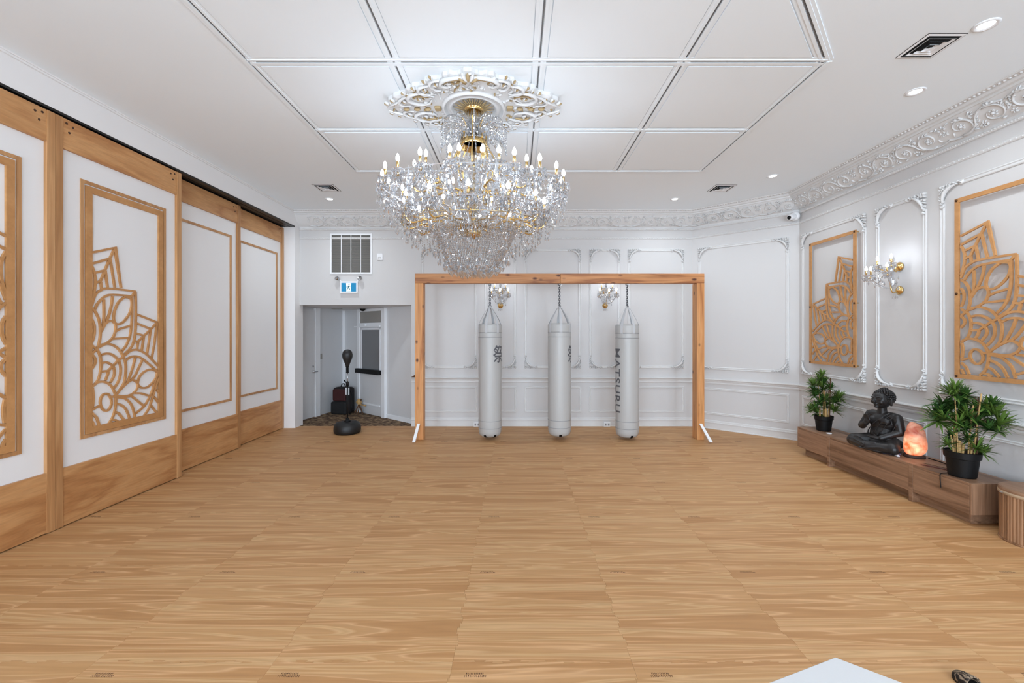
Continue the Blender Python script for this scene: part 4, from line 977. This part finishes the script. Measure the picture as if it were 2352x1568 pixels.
for s in (-1, 1):
    h = MB().lathe([(0,0),(.03,.0),(.036,.02),(.044,.06),(.040,.065),(0,.06)], 16).build('lamp_head', M['chrome'], ex, (s*.20,-.05,.155), (radians(65),0,s*radians(35)), smooth=True)
    MB().tube([(s*.16,-.03,.11),(s*.19,-.04,.15)], .012, 8).build('lamp_bracket', M['white'], ex)
th = root('thermostat', 'small white thermostat box beside the air grille', 'thermostat', (fx(873), YF, 1.835+(766-590)*K))
MB().box(-.055,.055,-.025,0,-.065,.065).build('housing', M['white'], th, bevel=.004); MB().box(-.03,.03,-.027,-.024,-.045,-.005).build('display', M['vent'], th); MB().box(-.024,.024,-.0285,-.0265,-.040,-.011).build('display_glass', M['white'], th)
for px, lb in ((1096,'small white floor outlet box at baseboard beside the bag nearest the alcove'),(1393,'small white floor outlet box at baseboard beside the lettered bag')):
    o = root('outlet_box', lb, 'outlet', (fx(px), YF-.036, 0)); MB().box(-.065,.065,-.03,.0,.0,.085).build('cover', M['white'], o, bevel=.006)
    for s in (-1, 1): MB().box(s*.03-.015, s*.03+.015, -.033, -.029, .02, .065).build('socket', M['seam'], o)
bk = MB().add([(-.05,-.03,0),(.05,-.03,0),(.05,.03,0),(-.05,.03,0),(.03,-.02,.055),(.05,-.02,.06),(.05,.02,.06),(.03,.02,.055)], [(0,3,2,1),(4,5,6,7),(0,1,5,4),(1,2,6,5),(2,3,7,6),(3,0,4,7)]).build('doorstop', M['brownstem'], None, (XA1+.055, YF-.028, .973)); tag(bk, 'small brown wedge lying on chair rail end by the alcove', 'doorstop')
sc_ = root('security_camera', 'small white security camera under cornice at the angled corner', 'camera', (4.775, 7.45, 3.845), radians(-55))
MB().lathe([(0,0),(.075,0),(.08,.02),(.07,.05),(.04,.07),(0,.075)], 20).build('mount', M['white'], sc_, (0,.02,0), (pi/2,0,0), smooth=True)
MB().lathe([(0,0),(.048,0),(.050,.02),(.050,.11),(.046,.13),(.030,.132),(.030,.125),(0,.125)], 20).build('barrel', M['white'], sc_, (0,-.03,-.01), (radians(105),0,radians(-12)), smooth=True)
MB().lathe([(0,0),(.033,0),(.030,.012),(.015,.018),(0,.019)], 16).build('lens', M['blackplastic'], sc_, (-.027,-.152,-.042), (radians(105),0,radians(-12)), smooth=True)
# ================================================================== BENCH
BX0, BX1, BZ = 4.325, 4.79, .41
bn = root('low_bench', 'long low walnut laminate bench along the panelled wall', 'bench', ((BX0+BX1)/2, 5.41, 0))
def BP(b, name, bev=.003): return b.build(name, M['walnut'], bn, (-(BX0+BX1)/2, -5.41, 0), bevel=bev)
YS = [4.153, 4.771, 6.024, 6.671]
for a, c in zip(YS[:-1], YS[1:]):
    g0 = .022 if a != YS[0] else 0; g1 = .022 if c != YS[-1] else 0
    BP(MB().box(BX0+.001, BX1, a+g0+.001, c-g1-.001, .385, BZ), 'top_board'); BP(MB().box(BX0, BX0+.02, a+g0+.001, c-g1-.001, .11, .3845), 'front_panel')
    BP(MB().box(BX0+.075, BX0+.095, a+(.075 if a == YS[0] else .0), c-(.075 if c == YS[-1] else 0), 0, .11), 'plinth'); BP(MB().box(BX0+.02, BX1, a+g0, c-g1, .11, .13), 'bottom_board')
for y in YS[1:3]: BP(MB().box(BX0-.004, BX1, y-.022, y+.022, 0, BZ+.001), 'divider')
BP(MB().box(BX0+.0005, BX1, YS[0]-.02, YS[0], .11, BZ), 'end_panel').data.materials[0] = M['walnutv']; BP(MB().box(BX0+.0005, BX1, YS[-1], YS[-1]+.02, .11, BZ), 'end_panel').data.materials[0] = M['walnutv']
BP(MB().box(BX0+.075, BX1, YS[0]+.055, YS[0]+.075, 0, .11), 'plinth_end'); BP(MB().box(BX0+.075, BX1, YS[-1]-.075, YS[-1]-.055, 0, .11), 'plinth_end')
# ================================================================== BASKET
bk = root('laundry_basket', 'round slatted bamboo basket with lid at the bench end', 'basket', (4.565, 3.80, 0))
MB().lathe([(.232,.012),(.236,.02),(.236,.415)], 180, flute=lambda i: 1 if i % 3 else .985).build('slatted_body', M['bamboo'], bk)
MB().lathe([(0,.0),(.240,.0),(.242,.008),(.240,.018),(0,.018)], 60).build('base_rim', M['bamboo'], bk)
lid = MB().lathe([(0,.470),(.225,.470),(.238,.466),(.243,.455),(.243,.44)], 60).build('lid', M['walnut'], bk, smooth=False)
MB().lathe([(.240,.41),(.246,.412),(.246,.438),(.240,.44)], 60).build('lid_band', mat('pale_edge', (176,150,122), .5), bk, smooth=True)
MB().torus((-.235,.08,.425), .012, .003, 12, 6).build('hinge_ring', M['chrome'], bk)
# ================================================================== PLANTS
def leafcluster(seed, n, L, m):
    rd = random.Random(seed); b = MB()
    for i in range(n):
        a = 2.399*i+rd.uniform(-.3,.3); el = rd.uniform(-.15, 1.25); ln = L*rd.uniform(.7,1.15); w = .0105*rd.uniform(.8,1.3)
        droop = rd.uniform(.2,.7)
        d = Vector((cos(a)*cos(el), sin(a)*cos(el), sin(el))); side = Vector((-sin(a), cos(a), 0)); up = side.cross(d)*-1
        v = []
        for k, (t, ww) in enumerate(((0,.35),(.25,1),(.55,.95),(.82,.5),(1,.03))):
            p = d*ln*t+Vector((0,0,-1))*droop*ln*t*t*.45
            v += [p-side*w*ww, p+up*w*ww*.35*-1, p+side*w*ww]
        f = []
        for k in range(4):
            o = k*3; f += [(o,o+1,o+4,o+3),(o+1,o+2,o+5,o+4)]
        b.add(v, f)
    return b.mesh('leaf_cluster', m, True)
LC = [leafcluster(1, 52, .19, M['leaf1']), leafcluster(2, 48, .17, M['leaf2']), leafcluster(3, 44, .21, M['leaf1']), leafcluster(4, 46, .18, M['leaf2'])]
def plant(loc, s, label, clusters, canes, dead, rz=0):
    r = root('potted_plant', label, 'potted plant', loc, rz, 'potted bamboo-leaf plants on the bench')
    MB().lathe([(0,.0),(.095*s,.0),(.100*s,.01),(.118*s,.17*s),(.122*s,.175*s),(.130*s,.178*s),(.135*s,.235*s),(.128*s,.238*s),(.122*s,.215*s),(0,.215*s)], 72).build('pot', M['blackplastic'], r, smooth=False, bevel=0)
    MB().lathe([(0,.222*s),(.124*s,.220*s)], 24).build('soil', M['soil'], r)
    for (x0,y0,x1,y1,z1,rr) in canes:
        pts = smooth_path([(x0,y0,.20),(x0*.7+x1*.3,y0*.7+y1*.3,.2+(z1-.2)*.4),(x1,y1,z1)], 4)
        MB().tube(pts, rr*.72, 8).build('cane', M['cane'], r, smooth=True)
    for (x,y,z,k,sc,rt) in clusters:
        put('leaf_cluster', LC[k], r, (x,y,z), (0 if abs(x)+abs(y) < .05 else .5*y*3, 0 if abs(x)+abs(y) < .05 else .5*x*3*1.2, rt), (sc,sc,sc))
    if dead:
        b = MB(); rd = random.Random(9)
        for k in range(8):
            x, y, z = dead[0]+rd.uniform(-.02,.03), dead[1]+rd.uniform(-.02,.02), dead[2]+.035*k; b.tube([(x,y,z),(x+rd.uniform(-.05,.05),y+rd.uniform(-.04,.04),z+rd.uniform(.03,.07))], .004, 5)
        b.tube([(dead[0],dead[1],.2),(dead[0]+.01,dead[1],dead[2]+.3)], .007, 6); b.build('dead_stem', M['brownstem'], r)
    return r
# local x of each plant = viewer's right, local y = away; rotated to face the viewer
R45 = -radians(46)
plant((4.47, 4.36, BZ+.0015), 1.06, 'potted bamboo-leaf plant in black pot beside the glowing salt lamp', [
    (-.06,.0,.80,0,1.0,0),(-.05,.02,.86,2,.75,1),(-.02,-.02,.74,1,.9,2),(-.15,-.03,.62,1,1.0,1),(-.17,.0,.52,2,1.05,2),(-.12,-.04,.56,0,.9,.5),(-.08,.03,.66,3,1,2.2),
    (.16,.0,.70,2,.85,0),(.22,.02,.64,0,.9,1.4),(.24,.0,.55,2,1.0,.3),(.18,-.05,.50,1,.95,2.4),(.14,.06,.60,3,1.1,1.1),(.25,.05,.47,0,.85,2.8),(.10,.0,.66,3,.9,.7),
    (.02,-.05,.47,1,1,.9),(.10,-.06,.30,2,.85,1.6),(.13,-.03,.26,0,.75,.2),(.05,-.02,.36,3,.9,2.0),(-.10,-.04,.30,2,.6,.4),(-.08,.05,.36,1,.7,1.3),(0,.08,.55,3,1,.6),(.0,.05,.70,1,.95,1.9),(.04,-.04,.60,0,.9,.2),(-.02,-.06,.52,2,.9,1.1),(.10,-.06,.56,1,.9,2.6),(.02,.0,.80,3,.85,.4),(.20,-.02,.74,1,.8,.9),(-.14,.02,.70,3,.85,1.7)],
    [(-.03,-.06,-.05,-.06,.76,.007),(.04,-.05,.075,-.06,.72,.010),(.08,-.04,.13,-.05,.84,.009),(-.05,-.02,-.05,0,.55,.018),(-.02,-.05,-.02,-.05,.36,.022),(.0,-.06,.01,-.05,.34,.016),(.06,-.05,.07,-.04,.36,.013),(-.06,-.04,-.08,-.04,.40,.010)], (.10,-.03,.50), R45)
plant((4.53, 6.41, BZ+.0015), .92, 'potted bamboo-leaf plant in black pot at the far end of the bench', [
    (-.02,.0,.80,0,.75,.3),(-.05,.02,.73,2,.80,1),(.0,-.02,.70,1,.9,2),(-.12,-.02,.66,0,.8,1.2),(-.13,.0,.58,1,.75,2),(-.08,-.03,.52,3,.9,.5),(-.11,.03,.49,2,.7,2.2),
    (.17,.0,.50,0,.85,0),(.18,.02,.45,2,.75,1.4),(.13,.0,.42,3,.9,.3),(.12,-.04,.32,2,.8,2.4),(.14,.03,.28,0,.7,1.1),(-.10,-.04,.32,2,.8,.4),(-.14,.0,.28,0,.75,1.3),(-.08,.04,.24,2,.7,2.0),(.0,.05,.42,1,1,.6),(.0,.03,.58,3,.95,1.9),(.02,.03,.34,1,.9,2.8),(-.02,-.05,.64,0,.8,.8),(.03,-.05,.46,2,.75,1.9),(.08,.0,.62,1,.8,.1),(-.05,-.05,.40,3,.8,2.5)],
    [(-.04,-.04,-.07,-.05,.70,.006),(.02,-.05,.01,-.06,.58,.009),(.02,-.06,.02,-.06,.33,.022),(.05,-.03,.06,-.03,.34,.010),(-.05,-.03,-.05,-.03,.32,.008),(.0,.0,.0,0,.6,.016)], (.07,-.02,.48), R45+.25)
# ================================================================== STATUE
stt = root('seated_statue', 'dark seated meditating statue with raised palm and curled hair', 'statue', (4.53, 5.38, BZ), radians(-80))
S = MB()
def cap(p0, p1, r0, r1=None, n=12, k=8):
    p0, p1 = Vector(p0), Vector(p1); r1 = r0 if r1 is None else r1
    S.tube([p0.lerp(p1, i/k) for i in range(k+1)], [r0+(r1-r0)*i/k for i in range(k+1)], n); S.ell(p0, r0, n, 8); S.ell(p1, r1, n, 8)
S.ell((0,.03,.085), (.20,.15,.085), 20, 12); S.ell((0,.0,.20), (.135,.105,.12), 18, 12); S.ell((0,.005,.33), (.150,.098,.125), 18, 12)
S.ell((-.07,-.055,.355), (.07,.045,.05), 12, 8); S.ell((.07,-.055,.355), (.07,.045,.05), 12, 8)
cap((-.125,.01,.415), (.125,.01,.415), .056); cap((0,.0,.43), (0,-.008,.54), .052, .045)
for s in (-1, 1):
    cap((s*.10,.0,.095), (s*.245,-.15,.075), .092, .070); cap((s*.245,-.15,.070), (s*.03,-.245,.060), .066, .048)
    S.ell((s*.265,-.155,.065), (.055,.06,.062), 12, 8)
cap((-.02,-.25,.075), (.10,-.225,.10), .034, .028); cap((.02,-.235,.05), (-.13,-.225,.075), .034, .026)
S.ell((0,-.09,.02), (.27,.19,.028), 24, 6)
# left arm in the lap, right arm raised
cap((.165,.015,.405), (.205,.01,.25), .056, .050); cap((.205,.01,.25), (.10,-.14,.165), .047, .034); S.ell((.04,-.165,.160), (.06,.035,.022), 12, 8)
for k in range(4): cap((.0,-.165-.012*k+.02,.165), (-.055+.006*k,-.165-.012*k+.02,.158), .0085, .007, 8, 3)
cap((.055,-.15,.175), (.02,-.15,.195), .010, .008, 8, 3)
cap((-.165,.015,.405), (-.215,-.05,.255), .054, .046); cap((-.215,-.05,.255), (-.075,-.160,.315), .044, .030)
HX = .068
S.ell((-.125+HX,-.168,.345), (.036,.017,.040), 12, 8, M=Matrix.Rotation(radians(14), 3, 'Y'))
for k, ln in enumerate((.050,.060,.062,.054)):
    x = -.147+.0175*k+HX; cap((x,-.171,.375), (x+.006+.003*(k-1.5),-.175,.375+ln*.6), .0092, .0085, 8, 3); cap((x+.006+.003*(k-1.5),-.175,.375+ln*.6), (x+.010+.004*(k-1.5),-.185,.375+ln), .0085, .0072, 8, 3)
cap((-.095+HX,-.168,.335), (-.074+HX,-.181,.365), .011, .009, 8, 3); cap((-.074+HX,-.181,.365), (-.078+HX,-.187,.39), .009, .0075, 8, 3)
# robe: folds across the chest and over the left shoulder, hem over the legs
for q, r in (([(.10,-.02,.47),(.06,-.085,.41),(-.02,-.115,.32),(-.10,-.095,.22),(-.14,-.05,.16)], .012),([(.13,-.02,.46),(.10,-.08,.40),(.04,-.112,.30),(-.03,-.11,.21)], .009),([(.16,-.02,.44),(.13,-.07,.37),(.09,-.10,.27),(.03,-.11,.19)], .008),([(.20,-.035,.38),(.19,-.06,.30),(.16,-.08,.22)], .008),
             ([(-.24,-.20,.10),(-.12,-.27,.10),(0,-.29,.085)], .008),([(.25,-.20,.09),(.16,-.26,.075),(.05,-.295,.045)], .009),([(.05,-.29,.05),(.0,-.30,.03),(-.06,-.30,.03)], .012),([(.18,-.05,.155),(.22,-.1,.135),(.27,-.15,.11)], .009)):
    r *= .58; pp = [p*.985 if 1 else p for p in smooth_path(q, 4)]; S.tube(pp, r, 8); S.ell(pp[0], r, 8, 5); S.ell(pp[-1], r, 8, 5)
# head and face
n_body = len(S.v)
S.ell((0,-.012,.605), (.074,.083,.098), 20, 14); S.ell((0,-.038,.563), (.050,.050,.042), 14, 9); S.ell((0,.012,.625), (.080,.082,.082), 18, 12)
cap((0,-.090,.622), (0,-.106,.587), .008, .012, 10, 4); S.ell((0,-.103,.583), (.016,.010,.008), 10, 6)
for s in (-1, 1):
    S.ell((s*.031,-.080,.613), (.019,.010,.009), 10, 6); S.tube(smooth_path([(s*.010,-.094,.628),(s*.032,-.090,.639),(s*.055,-.072,.628)], 4), .0045, 6)
    S.ell((s*.040,-.068,.580), (.022,.018,.022), 10, 7); cap((s*.079,.005,.625), (s*.078,.005,.555), .014, .012, 8, 4)
S.ell((0,-.090,.563), (.020,.010,.006), 10, 6); S.ell((0,-.088,.553), (.017,.010,.007), 10, 6); S.ell((0,-.078,.530), (.022,.018,.014), 10, 7)
HS = 1.24
def hd(p): return (p[0]*HS, p[1]*HS+.004, .548+(p[2]-.548)*1.12)
S.v = S.v[:n_body]+[hd(p) for p in S.v[n_body:]]
me0 = S.mesh('statue_raw', M['statue']); tmp = bpy.data.objects.new('tmp', me0); COL.objects.link(tmp)
mo = tmp.modifiers.new('r', 'REMESH'); mo.mode = 'VOXEL'; mo.voxel_size = .0050; mo.use_smooth_shade = True
mo2 = tmp.modifiers.new('s', 'SMOOTH'); mo2.iterations = 3; mo2.factor = .5
dg = bpy.context.evaluated_depsgraph_get(); me1 = bpy.data.meshes.new_from_object(tmp.evaluated_get(dg)); bpy.data.objects.remove(tmp)
if not me1.materials: me1.materials.append(M['statue'])
for v_ in me1.vertices: v_.co.z = max(.0005, v_.co.z)
put('figure', me1, stt)
hb = MB(); cnt = 0                                                    # snail-shell curls
for j in range(9):
    el = radians(-28+13.0*j); nn = max(1, int(26*cos(el)))
    for i in range(nn):
        a = 2*pi*(i+.5*(j % 2))/nn
        p = Vector((.083*cos(el)*cos(a), .014+.086*cos(el)*sin(a), .630+.086*sin(el)))
        if p.y < -.028 and p.z < .662+.02*abs(cos(a)): continue
        if p.z < .57: continue
        hb.ell(p, .0115, 8, 5)
for j in range(4):
    el = radians(-5+27*j); nn = max(1, int(12*cos(el)))
    for i in range(nn): a = 2*pi*(i+.5*(j % 2))/nn; hb.ell((.034*cos(el)*cos(a), .016+.034*cos(el)*sin(a), .700+.030*sin(el)), .0105, 8, 5)
hb.ell((0,.016,.70), (.034,.034,.030), 10, 7)
hb.v = [hd(p) for p in hb.v]
hb.build('hair_curls', M['statue'], stt, smooth=True)
# ================================================================== SALT LAMP
sl_ = root('salt_lamp', 'glowing orange rock salt lamp beside the dark statue', 'lamp', (4.60, 5.03, BZ), radians(-40))
bm = bmesh.new(); bmesh.ops.create_icosphere(bm, subdivisions=5, radius=1)
for v in bm.verts:
    p = v.co.copy(); z = p.z*.5+.5
    q = noise.noise(p*1.3+Vector((3,1,5)))*.10+noise.noise(p*3.1)*.05+noise.noise(p*8)*.012
    pw = 3.2; k = (abs(p.x)**pw+abs(p.y)**pw+abs(p.z)**pw)**(-1/pw); p = p*k
    z = p.z*.5+.5; w_ = 1.0-.42*max(0, z-.15)**1.15
    v.co = Vector((p.x*.112*w_*(1+q)+.018*z, p.y*.100*w_*(1+q), .024+z*.37*(1+.12*q)+(.03*p.x*-1 if z > .8 else 0)))
me = bpy.data.meshes.new('salt_rock'); bm.to_mesh(me); bm.free(); me.polygons.foreach_set('use_smooth', [True]*len(me.polygons))
ms_ = bpy.data.materials.new('himalayan_salt'); ms_.use_nodes = True; nt = ms_.node_tree; B = nt.nodes['Principled BSDF']
tc = nt.nodes.new('ShaderNodeTexCoord'); n1 = nt.nodes.new('ShaderNodeTexNoise'); n1.inputs['Scale'].default_value = 9; n1.inputs['Detail'].default_value = 5; n1.inputs['Distortion'].default_value = .8; nt.links.new(tc.outputs['Object'], n1.inputs['Vector'])
cr = nt.nodes.new('ShaderNodeValToRGB'); E2 = cr.color_ramp.elements; E2[0].position, E2[0].color = .32, lin((196,74,34)); E2[1].position, E2[1].color = .70, lin((236,176,150)); nt.links.new(n1.outputs['Fac'], cr.inputs[0]); nt.links.new(cr.outputs[0], B.inputs['Base Color'])
B.inputs['Roughness'].default_value = .45
# light of the bulb inside, brightest where the rock is thin near the bulb low down
sp = nt.nodes.new('ShaderNodeVectorMath'); sp.operation = 'DISTANCE'; sp.inputs[1].default_value = (-.01,-.06,.12); nt.links.new(tc.outputs['Object'], sp.inputs[0])
mr = nt.nodes.new('ShaderNodeMapRange'); mr.inputs[1].default_value = .02; mr.inputs[2].default_value = .17; mr.inputs[3].default_value = 1.7; mr.inputs[4].default_value = .05; nt.links.new(sp.outputs['Value'], mr.inputs[0])
cr2 = nt.nodes.new('ShaderNodeValToRGB'); E3 = cr2.color_ramp.elements; E3[0].position, E3[0].color = .35, lin((226,84,30)); E3[1].position, E3[1].color = .66, lin((255,196,150)); nt.links.new(n1.outputs['Fac'], cr2.inputs[0])
nt.links.new(cr2.outputs[0], B.inputs['Emission Color']); nt.links.new(mr.outputs[0], B.inputs['Emission Strength'])
ms_.cycles.emission_sampling = 'NONE'
me.materials.append(ms_); put('salt_rock', me, sl_)
MB().lathe([(0,0),(.098,0),(.102,.008),(.100,.022),(.09,.03),(0,.03)], 28, sy=.9).build('wooden_foot', mat('dark_foot', (58,40,34), .6), sl_, smooth=True)
# ================================================================== SMALL THINGS ON THE BENCH
cb_ = MB().tube(smooth_path([(4.70,4.96,BZ+.006),(4.70,4.80,BZ+.006),(4.66,4.66,BZ+.006),(4.62,4.56,BZ+.006),(4.60,4.50,BZ+.006)], 6), .005, 6).build('lamp_cable', M['blackplastic'], None, smooth=True); tag(cb_, 'thin black cable running from the salt lamp to the plant pot', 'cable')
cb2 = MB().tube(smooth_path([(4.42,4.44,BZ+.006),(4.38,4.44,BZ+.006),(4.335,4.43,BZ+.006),(4.318,4.43,BZ-.005),(4.312,4.425,BZ-.05),(4.312,4.42,BZ-.10),(4.314,4.42,BZ-.135)], 6), .004, 6).build('loose_cable', M['blackplastic'], None, smooth=True); tag(cb2, 'thin black cable end hanging over the bench front', 'cable')
ih = root('incense_holder', 'slim red-brown wooden incense holder lying on the bench', 'incense holder', (4.47, 4.62, BZ), radians(118))
b = MB(); b.prism([(-.13,-.018),(.12,-.018),(.135,0),(.12,.018),(-.13,.018)], 0, .006); b.build('tray', mat('redwood', (96,42,34), .45), ih, recalc=True); MB().tube([(-.12,0,.004),(-.08,0,.016),(.11,0,.022)], .003, 6).build('stick', M['brownstem'], ih)
dsh = MB().lathe([(0,.0),(.030,0),(.036,.006),(.034,.012),(.026,.010),(0,.009)], 20).build('tealight_dish', M['white'], None, (4.46, 6.20, BZ), smooth=True); tag(dsh, 'small white round dish beside the plant at the far bench end', 'dish')
pc = root('cloth_pouch', 'crumpled lavender cloth pouch between statue and salt lamp', 'pouch', (4.44, 5.125, BZ+.002), radians(-35)); pc.scale = (.75,.75,.75)
bm = bmesh.new(); bmesh.ops.create_icosphere(bm, subdivisions=4, radius=1)
for v in bm.verts:
    q = 1+.25*noise.noise(v.co*2.2)+.12*noise.noise(v.co*6); v.co = Vector((v.co.x*.085*q, v.co.y*.045*q, max(-.9, v.co.z)*.022*q+.02))
me = bpy.data.meshes.new('pouch'); bm.to_mesh(me); bm.free(); me.polygons.foreach_set('use_smooth', [True]*len(me.polygons)); me.materials.append(mat('lavender_cloth', (112,108,142), .8)); put('pouch_body', me, pc)
MB().tube(smooth_path([(-.08,0,.02),(-.11,.02,.008),(-.12,-.02,.006),(-.09,-.04,.006)], 5), .003, 5).build('drawstring', mat('lavender_cord', (96,90,120), .8), pc)
for k, (x, y, s) in enumerate(((4.42,5.13,.020),(4.435,5.08,.024),(4.42,5.035,.018))):
    bm = bmesh.new(); bmesh.ops.create_icosphere(bm, subdivisions=2, radius=s)
    for v in bm.verts: v.co *= 1+.3*noise.noise(v.co*60+Vector((k*9,0,0))); v.co.z *= .7
    zmin = min(v.co.z for v in bm.verts)
    for v in bm.verts: v.co.z -= zmin
    me = bpy.data.meshes.new('stone'); bm.to_mesh(me); bm.free(); me.materials.append(mat('white_quartz', (224,222,226), .25)); o = put('crystal_stone', me, None, (x, y, BZ))
    tag(o, ['pale crystal stone on the bench front edge, nearest the statue', 'largest pale crystal stone in front of the lavender pouch', 'smallest pale crystal stone nearest the salt lamp'][k], 'stone', 'crystal stones on the bench')
# ================================================================== FOREGROUND: table corner and slipper
tb = root('table', 'white angular tabletop corner at the bottom edge of the photo', 'table', (.974, .87, 0))
hexr = .6; base = atan2(1.462-.87, 1.072-.974); H6 = [(hexr*cos(base+k*pi/3), hexr*sin(base+k*pi/3)) for k in range(6)]
MB().prism(H6, .722, .75).build('tabletop', mat('tabletop_white', (206,204,203), .45), tb, recalc=True, bevel=.003)
MB().lathe([(0,0),(.24,0),(.24,.012),(.04,.03),(.035,.70),(.10,.722),(0,.722)], 28).build('pedestal', M['chrome'], tb, smooth=True)
sp_ = root('slipper', 'dark brown striped slipper toe at the bottom edge', 'slipper', (2.365, 2.235, 0), radians(8)); sp_.scale = (.86,.86,.86)
MB().prism([(.058*sin(t)*(1 if cos(t) > 0 else .85), .125*cos(t)) for t in [2*pi*i/28 for i in range(28)]][::-1], 0, .016).build('sole', M['rubber'], sp_, recalc=True)
b = MB(); v = []; na, nb_ = 12, 11
for i in range(na):
    t = i/(na-1)*1.45
    for j in range(nb_):
        a = pi*j/(nb_-1); w_ = .056*sin(min(t+.12, pi/2)); v.append((w_*cos(a), .122*cos(t), .014+(.012+.050*sin(t*.9))*sin(a)))
b.add(v, [(i*nb_+j, i*nb_+j+1, (i+1)*nb_+j+1, (i+1)*nb_+j) for i in range(na-1) for j in range(nb_-1)])
mz = wood('striped_fur', [(0,(16,10,8)),(.6,(30,20,14)),(.78,(120,100,80)),(1,(150,130,108))], (40, 16, 20), .8, ring=6, fine=(160, 20, 20), fine_amt=.4, distort=.6)
o = b.build('upper', mz, sp_, smooth=True); q = o.modifiers.new('t', 'SOLIDIFY'); q.thickness = .006
bpy.context.view_layer.update()
